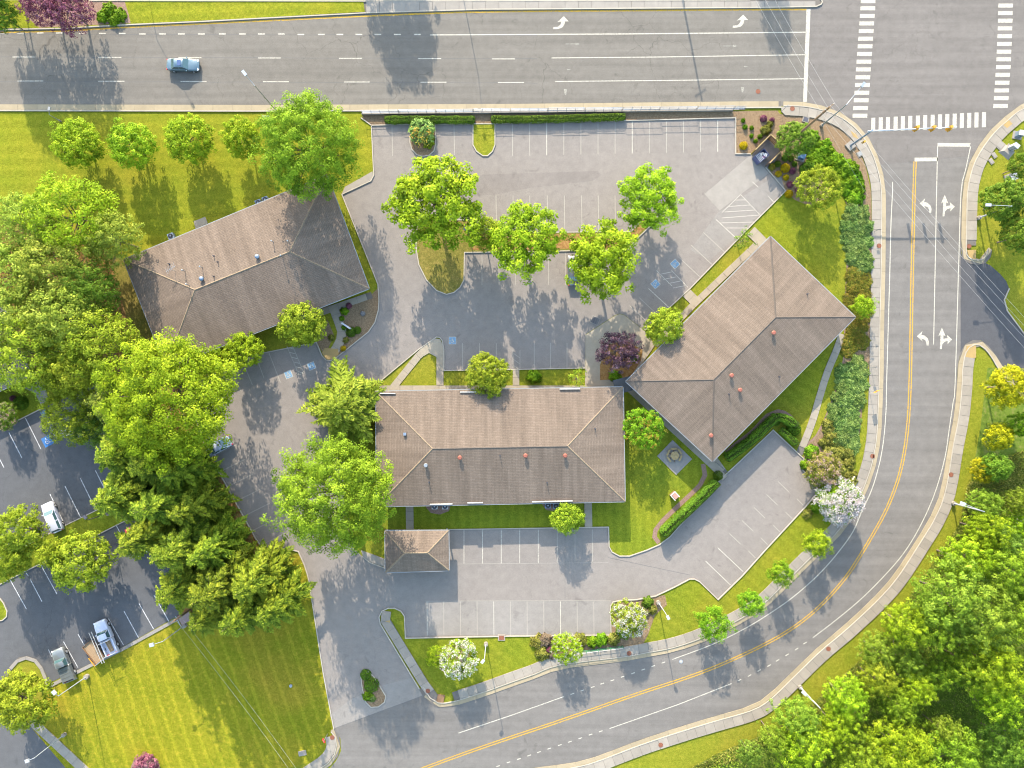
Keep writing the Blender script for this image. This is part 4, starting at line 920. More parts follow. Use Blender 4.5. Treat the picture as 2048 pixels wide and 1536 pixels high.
# handrail at the corner steps of the east block
t = thing('handrail', 'dark handrail on the short walk at the south corner of the east block', 'handrail', P(1431, 925, 0))
a, b_ = Vector((0, 0, 0)), P(1455, 946) - t.location
for k in range(3): p = a.lerp(b_, k / 2); MB().tube(p, p + Vector((0, 0, .95)), .035, .035, 6).obj('post', m_darksteel, t)
MB().tube(a + Vector((0, 0, .95)), b_ + Vector((0, 0, .95)), .04, .04, 6).obj('rail', m_darksteel, t)

# ------------------------------------------------------------------ lamps, signal, pole, cables, signs
def head_box(t, p, d, s, mat, nm='lamp_head'):
    rz = math.atan2(d.y, d.x); h = MB().box(p, (s[0], s[1], s[2]), rz).obj(nm, mat, t); MB().box(p + Vector((0, 0, -s[2] / 2 - .02)), (s[0] * .8, s[1] * .8, .04), rz).obj('lens', m_trim, h)
def lamp(label, base, head, h, r=.085, mat=m_lightsteel, basemat=m_conc, hs=(.75, .4, .18), base_r=.32, group=None, ring=False, hh=None, arm_r=.04):
    hh = hh or h + .15
    B = P(*base); H = P(*head, hh)
    t = thing('street_lamp', label, 'street lamp', B, 0, group)
    MB().tube((0, 0, 0), (0, 0, .55), base_r, base_r, 14).obj('base', basemat, t)
    MB().tube((0, 0, .55), (0, 0, h), r, r * .55, 10).obj('pole', mat, t)
    e = H - B; e.z = hh; d = Vector((e.x, e.y, 0))
    L = d.length; dn = d.normalized() if L > .01 else Vector((1, 0, 0))
    MB().path([(0, 0, h - .1), dn * L * .4 + Vector((0, 0, h + .05)), dn * L + Vector((0, 0, hh))], arm_r, arm_r * .8).obj('arm', mat, t)
    head_box(t, dn * (L + hs[0] * .3) + Vector((0, 0, hh)), dn, hs, mat)
LG = 'street lamps on round concrete bases'
lamp('tall grey street lamp leaning arm over the highway beside the north maple', (553, 222), (491, 149), 9.6, mat=m_steel, hs=(.85, .42, .16), hh=10.3)
lamp('short grey lamp on the north lawn at the left edge of the photo', (122, 243), (98, 219), 2.9, .06, m_greytrim, hs=(.5, .35, .12), base_r=.12)
lamp('pale lamp beside the pink flowering bush planting, lower east verge', (1316, 1204), (1335, 1233), 6.1, mat=m_lightsteel, hs=(.6, .4, .18))
lamp('pale lamp on the lawn right of the white flowering tree at the bottom', (972, 1287), (967, 1321), 6.3, hs=(.6, .4, .18))
lamp('pale lamp with round base between the grey pickup and the striped lawn', (175, 1352), (110, 1387), 7.2, base_r=.36, hs=(.65, .5, .2))
lamp('pale lamp at the kerb beside the slatted bin shelter', (370, 1250), (306, 1289), 7.2, base_r=.36, hs=(.65, .5, .2))
lamp('pale lamp by the diagonal pavement in the bottom left corner', (130, 1468), (57, 1521), 7.2, base_r=.3, hs=(.6, .45, .2))
lamp('lamp with white round base in the grass strip of the western car park', (219, 1026), (172, 1036), 5.6, .09, m_darksteel, base_r=.34, hs=(.6, .45, .2))
lamp('lamp in the tree island of the upper car park, head above the leaves', (940, 476), (933, 455), 7.6, .08, m_greytrim, hs=(.6, .45, .2))
lamp('pale V shaped street lamp above the small tree at the upper right edge', (1956, 436), (1980, 410), 7.6, .12, hs=(.8, .4, .16))
lamp('pale street lamp on the verge at the right of the bend', (1905, 1006), (1929, 1008), 7.6, .12, hs=(.8, .4, .16))
lamp('pale street lamp on the verge at the bottom right of the bend', (1599, 1373), (1611, 1389), 7.6, .12, hs=(.8, .4, .16))
lamp('grey street lamp at the corner with its arm over the crosswalk', (1642, 252), (1724, 172), 8.6, .14, m_steel, hs=(.8, .4, .16), base_r=.25, hh=9.2)
t = thing('utility_pole', 'brown leaning-looking wooden utility pole beside the round dark tree at the corner', 'utility pole', P(1577, 286))
MB().tube((0, 0, 0), (0, 0, 14.6), .24, .13, 12).obj('pole', m_polewood, t)
cr = MB().box((0, .1, 13.9), (2.2, .12, .14), R(35)).obj('crossarm', m_polewood, t)
for s in (-1, -.4, .4, 1): MB().tube(Matrix.Rotation(R(35), 3, 'Z') @ Vector((s, .1, 0)) + Vector((0, 0, 13.97)), Matrix.Rotation(R(35), 3, 'Z') @ Vector((s, .1, 0)) + Vector((0, 0, 14.2)), .06, .04, 8).obj('insulator', m_trim, cr)
for z in (8.5, 10.6): MB().tube((.1, .1, z), (.25, .25, z + .3), .16, .16, 10).obj('bracket', m_steel, t)
# off-frame poles whose cables and shadows reach the picture
def simple_pole(label, base, h, hp=None, head=None):
    t = thing('utility_pole', label, 'utility pole', P(*base)); MB().tube((0, 0, 0), (0, 0, h), .2, .12, 10).obj('pole', m_polewood, t); MB().box((0, 0, h - .6), (2, .12, .12), .6).obj('crossarm', m_polewood, t); return t
simple_pole('wooden utility pole beyond the right edge carrying the corner cables', (2210, 960), 12)
simple_pole('wooden utility pole beyond the highway carrying the corner cables', (1330, -180), 14)
simple_pole('wooden service pole hidden among the southern conifers', (402, 1204), 9)
simple_pole('wooden service pole below the bottom edge holding the lawn cables', (700, 1620), 8)
lamp('tall grey street lamp beyond the top edge whose shadow crosses the lanes', (905, -115), (905, -80), 10.0, mat=m_steel)
lamp('tall grey street lamp beyond the top left edge of the photo', (262, -190), (262, -150), 10.0, mat=m_steel)
def cable(a, b, sag, label, r=.009):
    A, B = Vector(a), Vector(b); pts = []
    for i in range(17): s = i / 16; p = A.lerp(B, s); p.z -= sag * 4 * s * (1 - s); pts.append(p - A)
    t = MB(); t.path(pts, r, r, 4); o = t.obj('overhead_cable', m_cable); o.location = A; tag(o, label, 'cable', 'overhead cables')
T0 = P(1577, 286, 0, 14.1); T1 = P(2210, 960, 0, 11.7); T2 = P(1330, -180, 0, 13.6)
for k, s in enumerate((-.9, -.3, .4, .9)):
    cable(T0 + Vector((s, s * .7, 0)), T1 + Vector((s * 1.6, s, 0)), 1.2, 'thin cable from the corner utility pole across the bend to the right')
for s in (-.9, 0, .9): cable(T0 + Vector((s, s * .7, 0)), T2 + Vector((s, s, 0)), 1.0, 'thin cable from the corner utility pole across the highway lanes')
for s in (0, 1.1): cable(P(402, 1204, 0, 8.5) + Vector((s, 0, 0)), P(700, 1620, 0, 7.5) + Vector((s, 0, 0)), .8, 'thin service cable over the striped south lawn')
# guy wire down into the ground cover
cable(P(1577, 286, 0, 11.5), P(1735, 395, 0, .3), .05, 'taut guy wire from the corner utility pole down into the groundcover')

t = thing('signal_mast', 'pale blue traffic signal mast with three yellow signal heads over the crosswalk', 'traffic signal', P(1700, 292))
MB().box((0, 0, .12), (1.2, 1.2, .24), R(-50)).obj('base', m_pad, t); MB().tube((0, 0, .2), (0, 0, 7.0), .17, .13, 12).obj('pole', m_bluegrey, t)
a0 = P(1736, 262, 6.8) - P(1700, 292); a1 = P(1914, 254, 7.0) - P(1700, 292)
MB().tube((0, 0, 6.6), (a0.x, a0.y, 6.8), .13, .12, 10).tube((a0.x, a0.y, 6.8), (a1.x, a1.y, 7.0), .11, .06, 10).obj('arm', m_lightsteel, t)
for px in (1837, 1870, 1904):
    p = P(px - 2, 254, 7.0) - P(1700, 292); u = (a1 - a0).normalized(); hb = MB().box((p.x, p.y, 6.6), (.42, .34, 1.3), .15).obj('signal_head', m_sigy, t)
    for j in range(3):
        zz = 7.0 - j * .40; MB().tube((p.x, p.y - .17, zz), (p.x, p.y - .2, zz), .12, .12, 10).obj('lens', m_lensd, hb)
        MB().tube((p.x, p.y - .17, zz + .03), (p.x - .02, p.y - .42, zz + .03), .15, .13, 10, False).obj('visor', m_sigy, hb)
for dx, dy in ((.5, .3), (.85, -.25)):
    hb = MB().box((dx, dy, 2.6), (.3, .3, .75), .6).obj('pedestrian_head', m_sigy, t); MB().box((dx + .12, dy + .12, 2.6), (.12, .12, .5), .6).obj('lens', m_lensd, hb)
def sign(label, base, h, rz, shape, mat, mat2=None, lean=None):
    t = thing('road_sign', label, 'sign', P(*base), rz)
    MB().tube((0, 0, 0), (0, 0, h), .035, .035, 6).obj('post', m_greytrim, t)
    if shape == 'oct':
        v, f = prism_v([(.38 * math.cos(k * math.pi / 4 + math.pi / 8), .38 * math.sin(k * math.pi / 4 + math.pi / 8)) for k in range(8)], 0, .02)
        M = Matrix.Rotation(R(90), 3, 'X'); MB().add([M @ Vector(p) + Vector((0, -.04, h - .35)) for p in v], f).obj('panel', mat, t)
        MB().box((0, -.075, h - .35), (.46, .012, .2)).obj('lettering', m_trim, t)
    else:
        sx, sz = shape; MB().box((0, -.05, h - sz / 2), (sx, .02, sz)).obj('panel', mat, t)
    return t
st = sign('red stop sign on a thin post at the entrance corner', (655, 1468), 2.4, R(-60), 'oct', m_red)
for c_ in list(st.children):
    if c_.name.startswith('lettering'): bpy.data.objects.remove(c_)
tx = bpy.data.curves.new('lettering', 'FONT'); tx.body = 'STOP'; tx.size = .27; tx.align_x = 'CENTER'; tx.align_y = 'CENTER'; tx.extrude = .004
t_ = bpy.data.objects.new('lettering', tx); C.objects.link(t_); bpy.context.view_layer.update(); me = bpy.data.meshes.new_from_object(t_); bpy.data.objects.remove(t_); to = bpy.data.objects.new('lettering', me); C.objects.link(to); me.materials.clear(); me.materials.append(m_trim); to.parent = st; to.location = (0, -.072, 2.05); to.rotation_euler = (R(90), 0, 0)
sign('small blue street sign on a dark bent post at the highway corner', (1562, 224), 2.6, R(40), (.7, .35), m_bluegrey)
sign('small dark sign post in the juniper bank beside the pavement', (1748, 463), 1.8, 0, (.45, .3), m_darksteel)
sign('small sign post in the mulch below the olive shrubs beside the pavement', (1741, 735), 1.8, 0, (.45, .3), m_darksteel)
sign('diamond warning sign on the green verge west of the curved road', (1738, 782), 2.6, R(30), (.75, .75), m_sigy)
sign('thin white marker sign in the pinkish shrubs by the east corner', (1698, 953), 1.6, R(60), (.6, .4), m_trim)
for (px, py, lb) in ((1480, 470, 'accessible parking sign post at the kerb beside the thin bare tree'), (1155, 739, 'accessible parking sign post on the grass north of the middle block'), (948, 248, 'short grey sign post between the two hedges'), (1093, 1064, 'short grey post at the top of the lower car park')): pass
t = thing('monument_sign', 'narrow white monument sign standing in the mulch beside the curved walk', 'sign', P(696, 653), R(-33))
MB().box((0, 0, .75), (1.5, .16, 1.2)).obj('panel', m_trim, t); MB().box((-.6, 0, .1), (.12, .12, .2)).box((.6, 0, .1), (.12, .12, .2)).obj('post', m_trim, t); MB().box((0, 0, 1.38), (1.6, .24, .06)).obj('cap', m_lightsteel, t)
t = thing('boulder', 'grey boulder with a dark ring in the mulch corner of the west block', 'boulder', P(726, 627))
bm = bmesh.new(); bmesh.ops.create_icosphere(bm, subdivisions=2, radius=.42)
for v in bm.verts: v.co *= 1 + random.uniform(-.16, .16); v.co.z *= .6
me = bpy.data.meshes.new('rock'); bm.to_mesh(me); bm.free(); o = link('rock', me, m_cgrey, t); o.location.z = .15
# cabinets at the top right corner
def cabinet(label, px, py, sx, sy, h, rz, mat, cat='cabinet', top=None):
    t = thing('utility_cabinet', label, cat, P(px, py, h * .6, 0), rz)
    MB().box((0, 0, .06), (sx + .5, sy + .5, .12)).obj('pad', m_pad, t); MB().box((0, 0, h / 2 + .12), (sx, sy, h)).obj('case', mat, t); MB().box((0, 0, h + .145), (sx + .08, sy + .08, .05)).obj('lid', top or mat, t)
    MB().box((sx * .2, -sy / 2 - .012, h / 2 + .12), (.03, .02, h * .8)).obj('door_seam', m_darksteel, t)
cabinet('pale blue signal cabinet on a sloping pad near the right edge', 2027, 294, .8, .6, 1.5, R(-38), m_lightsteel)
cabinet('blue and white meter cabinet with curved pipe at the right edge', 2040, 268, .9, .7, 1.1, R(-10), m_bluegrey, top=m_trim)
cabinet('white and blue equipment cabinet partly under the dark green tree', 2024, 355, 1.0, .9, 1.0, R(20), m_bluegrey, top=m_lightsteel)
t = thing('pad_pyramid', 'sloping concrete base in front of the pale blue cabinet', 'concrete base', P(2013, 304, 0), R(-40)); MB().add([(-1, -.8, 0), (1, -.8, 0), (1, .8, 0), (-1, .8, 0), (-.5, -.3, .35), (.7, -.3, .35), (.7, .6, .35), (-.5, .6, .35)], [[4, 5, 6, 7], [0, 1, 5, 4], [1, 2, 6, 5], [2, 3, 7, 6], [3, 0, 4, 7]]).obj('block', m_pad, t)
cabinet('small blue utility box in the shade beside the round clipped tree', 1603, 313, .9, .7, .7, R(-20), plain('blue_box', (.04, .09, .16), .6))
cabinet('green utility box under trees at the middle right edge', 2046, 1040, .9, .9, .9, 0, m_trim)
# ------------------------------------------------------------------ vehicles
def loft(stations, mat, name, parent, smooth=True):
    """stations: (x, half width, z low, z shoulder, z top, crown)"""
    v = []; f = []; m = 11
    for x, wd, z0, zs, zt in stations:
        prof = [(-wd * .93, z0), (-wd, z0 + .18), (-wd, zs - .12), (-wd * .95, zs), (-wd * .78, zt - .015), (0, zt + .02), (wd * .78, zt - .015), (wd * .95, zs), (wd, zs - .12), (wd, z0 + .18), (wd * .93, z0)]
        v += [(x, y, z) for y, z in prof]
    for i in range(len(stations) - 1):
        for k in range(m - 1): f.append([i * m + k, i * m + k + 1, (i + 1) * m + k + 1, (i + 1) * m + k])
        f.append([i * m + m - 1, i * m, (i + 1) * m, (i + 1) * m + m - 1])
    f.append(list(range(m - 1, -1, -1))[::-1]); b = (len(stations) - 1) * m; f.append(list(range(b, b + m))[::-1])
    return new_mesh(name, v, f, mat, parent, smooth)

def vehicle(label, cat, name, px, py, heading, paint, L=4.7, W=1.84, H=1.45, kind='sedan', sunroof=False, group=None):
    t = thing(name, label, cat, P(px, py, .8, 0), heading, group); hw_ = W / 2; l = L / 2
    if kind == 'pickup': belt = 1.12; hood = 1.12
    elif kind == 'suv': belt = 1.05; hood = 1.0
    else: belt = .92; hood = .86
    if kind == 'pickup': cab = (l * .42, l * .26, -l * .02, -l * .08); tail = belt
    elif kind == 'suv': cab = (l * .46, l * .18, -l * .82, -l * .95); tail = belt
    else: cab = (l * .40, l * .08, -l * .42, -l * .70); tail = .96
    xe = -l if kind != 'pickup' else -l * .12
    st = [(l, hw_ * .62, .32, hood * .62, hood * .66), (l * .975, hw_ * .80, .26, hood * .72, hood * .80), (l * .90, hw_ * .94, .24, hood * .82, hood * .93), (l * .7, hw_, .24, hood * .92, hood), (cab[0], hw_, .24, belt - .02, belt + .02), (0, hw_, .24, belt, belt + .02)]
    if kind == 'pickup': st += [(-l * .1, hw_, .24, belt, belt + .02)]
    elif kind == 'suv': st += [(-l * .6, hw_, .24, belt, belt + .02), (-l * .88, hw_ * .96, .26, belt - .02, belt), (-l * .97, hw_ * .88, .3, belt - .1, belt - .04), (-l, hw_ * .74, .36, belt - .3, belt - .2)]
    else: st += [(cab[3], hw_ * .99, .24, belt, belt + .03), (-l * .86, hw_ * .95, .26, tail - .06, tail), (-l * .96, hw_ * .84, .3, tail - .14, tail - .05), (-l, hw_ * .66, .36, tail - .3, tail - .2)]
    body = loft(st, paint, 'body', t)
    # greenhouse
    wb, wt = hw_ * .90, hw_ * .70; b = belt + .0; x0, x1, x2, x3 = cab
    BL = [(x0, -wb, b), (x0, wb, b), (x3, wb, b), (x3, -wb, b)]; TP = [(x1, -wt, H - .05), (x1, wt, H - .05), (x2, wt, H - .05), (x2, -wt, H - .05)]
    def panel(nm, q, inset, m):
        q = [Vector(p) for p in q]; c = sum(q, Vector()) / 4; return new_mesh(nm, [c + (p - c) * inset for p in q], [[0, 1, 2, 3]], m, t)
    core = new_mesh('cabin', BL + TP, [[0, 1, 5, 4], [1, 2, 6, 5], [2, 3, 7, 6], [3, 0, 4, 7], [4, 5, 6, 7]], m_black if False else paint, t)
    def glass(nm, a, bb, c, d, k=.88):
        q = [Vector(p) for p in (a, bb, c, d)]; n = (q[1] - q[0]).cross(q[2] - q[0]).normalized(); ce = sum(q, Vector()) / 4
        if n.dot(ce - Vector(((x0 + x3) / 2, 0, b))) < 0: n = -n
        return new_mesh(nm, [ce + (p - ce) * k + n * .012 for p in q], [[0, 1, 2, 3]], m_cglass, t)
    glass('windshield', BL[0], BL[1], TP[1], TP[0], .92); glass('rear_window', BL[2], BL[3], TP[3], TP[2], .86)
    for s in (0, 1):
        A, B_, Cc, D = (BL[1], BL[2], TP[2], TP[1]) if s else (BL[3], BL[0], TP[0], TP[3])
        A, B_, Cc, D = map(Vector, (A, B_, Cc, D))
        if kind == 'pickup': glass('side_window', A, B_, Cc, D, .84)
        else:
            mb_, mt_ = A.lerp(B_, .5), D.lerp(Cc, .5)
            glass('side_window', A, mb_, mt_, D, .86); glass('side_window', mb_, B_, Cc, mt_, .86)
    rs = [(x1 + .08, wt * .92, H - .09, H - .06, H - .05), (x1 - .1, wt * 1.02, H - .09, H - .045, H - .01), ((x1 + x2) / 2, wt * 1.04, H - .09, H - .04, H + .01), (x2 + .1, wt * 1.02, H - .09, H - .045, H - .01), (x2 - .06, wt * .92, H - .09, H - .06, H - .05)]
    v = []; f = []
    for x, wd, z0, zs, zt in rs: v += [(x, -wd, zs - .03), (x, -wd * .86, zt), (x, 0, zt + .02), (x, wd * .86, zt), (x, wd, zs - .03)]
    for i in range(4):
        for k in range(4): f.append([i * 5 + k, i * 5 + k + 1, i * 5 + k + 6, i * 5 + k + 5])
    rf = new_mesh('roof', v, f, paint, t, True)
    if sunroof: MB().box(((x1 * .7 + x2 * .3) - .1, 0, H + .03), (.55, .85, .02)).obj('sunroof', plain('sunroof_glass', (.03, .05, .12), .1, .8, var=0), rf)
    for sx in (.64, -.60):
        for s in (-1, 1):
            wr = .33 if kind != 'pickup' else .40; x = sx * l
            wl = MB().tube((x, s * (hw_ - .20), wr), (x, s * (hw_ + .035), wr), wr, wr, 16).obj('wheel', m_tyre, t)
            MB().tube((x, s * (hw_ + .02), wr), (x, s * (hw_ + .05), wr), wr * .6, wr * .55, 12).obj('rim', m_rim, wl)
    for s in (-1, 1):
        MB().box((l * .935, s * hw_ * .70, hood * .80), (.22, .34, .12), s * -.35).obj('headlight', m_chead, t)
        xt = -l * .955; MB().box((xt, s * hw_ * .72, (belt if kind != 'pickup' else 1.0) - .16), (.14, .30, .2), s * .25).obj('taillight', m_ctail, t)
        MB().box((cab[0] - .28, s * (hw_ + .08), belt + .06), (.14, .2, .12)).obj('wing_mirror', paint, t)
    MB().box((l * .985, 0, .45), (.06, hw_ * 1.1, .2)).obj('grille', m_black, t)
    if kind == 'pickup':
        fl = m_black; x_a, x_b = -l * .12, -l
        bd = MB().box(((x_a + x_b) / 2, 0, .62), (x_a - x_b, W * .96, .12))
        for s in (-1, 1): bd.box(((x_a + x_b) / 2, s * (hw_ - .08), .86), (x_a - x_b, .16, .56))
        bd.box((x_a - .03, 0, .86), (.06, W - .33, .56)); bo = bd.obj('bed', paint, t)
        MB().box((x_b + .05, 0, .84), (.08, W - .33, .52)).obj('tailgate', paint, bo)
        MB().box((x_b - .06, 0, .45), (.14, W * .9, .16)).obj('bumper', m_steel, t)
    return t
def hd(a, b): return math.atan2(-(b[1] - a[1]), b[0] - a[0])
silver = carpaint('silver_blue_paint', (.065, .105, .13), .3); white_p = carpaint('white_car_paint', (.30, .32, .38), .0); white2 = carpaint('cool_white_paint', (.24, .27, .34), .05)
grey_p = carpaint('grey_car_paint', (.115, .125, .125), .4); dark_p = carpaint('dark_green_grey_paint', (.07, .072, .07), .3); red_p = carpaint('red_car_paint', (.35, .02, .04), .1)
vehicle('silver blue sedan with sunroof driving right along the highway', 'car', 'sedan_car', 365, 129, R(-1), silver, 4.9, 1.85, 1.45, 'sedan', True)
vehicle('dark grey sedan parked half under the tree in the upper car park', 'car', 'sedan_car', 1147, 541, R(90), dark_p, 4.6, 1.80, 1.42)
vehicle('pale sedan parked nose-in under the big maple, only its rear showing', 'car', 'sedan_car', 433, 894, hd((461, 878), (390, 915)), white2, 4.8, 1.85, 1.45)
vehicle('white estate car parked beside the yellow-green trees in the western car park', 'car', 'estate_car', 104, 1035, hd((118, 1065), (92, 1005)), white_p, 4.75, 1.86, 1.55, 'suv')
vehicle('red car almost hidden beneath the conifers beside the western car park', 'car', 'sedan_car', 272, 1082, hd((264, 1058), (288, 1106)), red_p, 4.6, 1.8, 1.45)
t = vehicle('grey pickup with closed ribbed bed cover parked at the kerb corner', 'pickup truck', 'pickup_truck', 127, 1330, hd((140, 1361), (114, 1299)), grey_p, 5.3, 1.95, 1.75, 'pickup')
for k in range(4): MB().box((-.62 - k * .52, 0, 1.17), (.48, 1.7, .05)).obj('bed_cover_panel', grey_p, t)
t = vehicle('white pickup with timber in its open bed parked next to the flat trailer', 'pickup truck', 'pickup_truck', 212, 1275, hd((224, 1302), (200, 1246)), white_p, 5.5, 2.0, 1.8, 'pickup')
WM = Matrix.Translation(t.location) @ Matrix.Rotation(t.rotation_euler.z, 4, 'Z')
for k in range(4):
    o = MB().box((-1.45, -.25 + k * .17, .76 + .04 * (k % 2)), (1.7, .15, .09), .03 * k).obj('timber_plank', m_ply, None); o.matrix_world = WM; tag(o, 'tan plank lying in the open bed of the white pickup', 'plank', 'planks in the white pickup bed')
rk = MB()
for x in (-.45, -2.6): rk.tube((x, .92, 1.1), (x, .92, 2.0), .03).tube((x, -.92, 1.1), (x, -.92, 2.0), .03).tube((x, .92, 2.0), (x, -.92, 2.0), .03)
rk.obj('ladder_rack', m_lightsteel, t)
ld = thing('ladder', 'white extension ladder on the rack along the left side of the white pickup', 'ladder', t.location, t.rotation_euler.z)
for y in (.88, 1.26): MB().box((-.75, y, 2.08), (5.1, .05, .1)).obj('side_rail', m_trim, ld)
for k in range(17): MB().tube((-3.2 + k * .306, .88, 2.08), (-3.2 + k * .306, 1.26, 2.08), .025, .025, 6).obj('rung', m_darksteel, ld)
tr = thing('flat_trailer', 'low flat trailer with plywood deck parked between the two pickups', 'trailer', P(188, 1303, .5, 0), hd((206, 1333), (172, 1290)))
for i in range(6): MB().box((-.1, -.72 + i * .29, .55), (3.3, .275, .05)).obj('deck_board', m_ply, tr)
MB().box((-.1, .9, .62), (3.35, .07, .25)).box((-.1, -.9, .62), (3.35, .07, .25)).box((1.6, 0, .62), (.06, 1.73, .25)).obj('frame', m_wood, tr)
MB().box((-1.85, 0, .75), (.06, 1.8, .55)).obj('tail_ramp', m_lightsteel, tr)
MB().tube((1.6, 0, .5), (2.7, 0, .5), .05, .05, 8).box((2.2, 0, .62), (.3, .35, .2)).obj('drawbar', m_darksteel, tr)
for s in (-1, 1): w0 = MB().tube((-.3, s * .98, .32), (-.3, s * 1.16, .32), .32, .32, 14).obj('wheel', m_tyre, tr); MB().tube((-.3, s * 1.15, .32), (-.3, s * 1.18, .32), .18, .18, 10).obj('rim', m_rim, w0)
MB().box((-1.1, 1.02, .9), (1.6, .1, .12)).obj('side_rail', m_sigy, tr)

# ------------------------------------------------------------------ vegetation
def leafmesh(name, c, nrm, size, aspect=.6, tint=None, along=None, seed=0, tri=False):
    rg = np.random.default_rng(seed); n = len(c)
    nrm = nrm / (np.linalg.norm(nrm, axis=1, keepdims=True) + 1e-9)
    if along is None: t = rg.normal(size=(n, 3))
    else: t = along
    t = t - nrm * np.sum(t * nrm, axis=1, keepdims=True); t /= (np.linalg.norm(t, axis=1, keepdims=True) + 1e-9)
    b = np.cross(nrm, t); s = np.asarray(size).reshape(-1, 1) * np.ones((n, 1))
    k = (nrm * s * .12)
    v = np.empty((n, 4, 3)); v[:, 0] = c - t * s; v[:, 1] = c + b * s * aspect + k; v[:, 2] = c + t * s; v[:, 3] = c - b * s * aspect + k
    me = bpy.data.meshes.new(name); me.vertices.add(4 * n); me.vertices.foreach_set('co', v.reshape(-1).astype(np.float32))
    me.loops.add(4 * n); me.loops.foreach_set('vertex_index', np.arange(4 * n, dtype=np.int32))
    me.polygons.add(n); me.polygons.foreach_set('loop_start', np.arange(0, 4 * n, 4, dtype=np.int32)); me.polygons.foreach_set('loop_total', np.full(n, 4, dtype=np.int32))
    me.update(calc_edges=True)
    if tint is None: tint = rg.random(n)
    a = me.attributes.new('tint', 'FLOAT', 'FACE'); a.data.foreach_set('value', np.clip(tint, 0, 1).astype(np.float32))
    return me

def crown(Rr, Hh, ncl, nl, cr, ls, seed, lower=-.45, lob=.18, inner=.25, rag=.12, aspect=.6, upb=.5, spread=.75):
    """crown as leaf clumps spread over an uneven dome; returns leaf centres, normals, tint"""
    rg = np.random.default_rng(seed)
    i = np.arange(ncl) + .5; z = lower + (1 - lower) * (i / ncl) ** 1.0; ph = i * 2.39996 + rg.random(ncl) * .9; z = np.clip(z + rg.normal(size=ncl) * .05, -1, 1)
    rxy = np.sqrt(1 - z * z); d = np.stack([rxy * np.cos(ph), rxy * np.sin(ph), z], 1)
    rad = np.ones(ncl)
    for k in range(9):
        u = rg.normal(size=3); u /= np.linalg.norm(u); dd = np.clip(d @ u, 0, 1) ** 6; rad += dd * rg.uniform(-lob, lob)
    rad += rg.normal(size=ncl) * rag * .5
    t = np.where(rg.random(ncl) < inner, rg.uniform(.45, .8, ncl), rg.uniform(.86, 1.0, ncl))
    c = d * (rad * t)[:, None] * np.array([Rr - cr * .5, Rr - cr * .5, Hh / 2 - cr * .3])
    cs = cr * rg.uniform(.65, 1.25, ncl); ctint = rg.normal(size=ncl) * .19
    idx = np.repeat(np.arange(ncl), nl); n = len(idx)
    u = rg.normal(size=(n, 3)); u /= np.linalg.norm(u, axis=1, keepdims=True); u = u + d[idx] * .45 + np.array([0, 0, .35]); u /= np.linalg.norm(u, axis=1, keepdims=True)
    p = c[idx] + u * (cs[idx] * rg.random(n) ** .35)[:, None] * np.array([1, 1, spread])
    nn = u * .8 + np.array([0, 0, upb]) + rg.normal(size=(n, 3)) * .27
    tint = .5 + ctint[idx] + rg.normal(size=n) * .10
    return p, nn, tint, ls * rg.uniform(.7, 1.3, n), c

def crown_mesh(name, seed, **k):
    p, n, t, s, c = crown(seed=seed, **k); me = leafmesh(name, p, n, s, k.get('aspect', .6), t, seed=seed); return me, c

def trunk_mesh(name, H, r, centres, seed, nb=9, zc=0, fork=.35):
    rg = random.Random(seed); mb = MB(); z1 = H * fork
    mb.tube((0, 0, 0), (0, 0, z1), r, r * .75, 8); top = Vector((0, 0, H * .78)); mb.path([Vector((0, 0, z1)), Vector((rg.uniform(-.2, .2), rg.uniform(-.2, .2), (z1 + H * .78) / 2)), top], r * .75, r * .2, 6)
    pick = rg.sample(range(len(centres)), min(nb, len(centres)))
    for i in pick:
        e = Vector(centres[i]); e.z += zc; e *= 1.0; s = Vector((0, 0, z1 + rg.random() * H * .25)); m = s.lerp(e, .5) + Vector((0, 0, -.2)); mb.path([s, m, e], r * .42, r * .08, 5)
    me = bpy.data.meshes.new(name); me.from_pydata(mb.v, [], mb.f); me.update(); return me

G1, G2, G3 = (.050, .100, .006), (.110, .200, .012), (.190, .290, .022)
lf_maple = leaf('maple_leaves', [(.047, .088, .005), (.120, .198, .010), (.215, .305, .020)], .32)
lf_lime = leaf('lime_leaves', [(.064, .118, .004), (.160, .255, .008), (.290, .385, .018)], .34)
lf_deep = leaf('deep_green_leaves', [(.035, .072, .006), (.080, .145, .011), (.15, .225, .022)], .30)
lf_airy = leaf('pale_airy_leaves', [(.085, .125, .012), (.170, .235, .024), (.29, .345, .05)], .32)
lf_yel = leaf('yellow_green_leaves', [(.075, .112, .006), (.170, .230, .012), (.29, .34, .028)], .34)
lf_gold = leaf('golden_leaves', [(.12, .14, .004), (.25, .255, .006), (.38, .345, .010)], .32)
lf_wood = leaf('woodland_leaves', [(.055, .095, .008), (.125, .195, .014), (.215, .290, .032)], .32)
lf_wood2 = leaf('soft_woodland_leaves', [(.040, .078, .010), (.095, .160, .018), (.175, .250, .036)], .32)
lf_purple = leaf('purple_leaves', [(.020, .008, .014), (.065, .032, .046), (.155, .095, .115)], .25)
lf_smoke = leaf('mauve_leaves', [(.07, .018, .035), (.16, .05, .085), (.24, .11, .14)], .25)
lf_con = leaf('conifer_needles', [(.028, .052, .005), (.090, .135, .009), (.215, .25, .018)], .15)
lf_hem = leaf('hemlock_needles', [(.045, .075, .006), (.120, .165, .012), (.23, .27, .028)], .2)
lf_jun = leaf('juniper_needles', [(.042, .085, .016), (.105, .165, .034), (.20, .265, .07)], .15)
lf_olive = leaf('olive_groundcover', [(.06, .06, .012), (.13, .14, .018), (.22, .20, .05)], .2)
lf_bright = leaf('bright_shrub_leaves', [(.040, .090, .004), (.095, .185, .006), (.17, .27, .012)], .25)
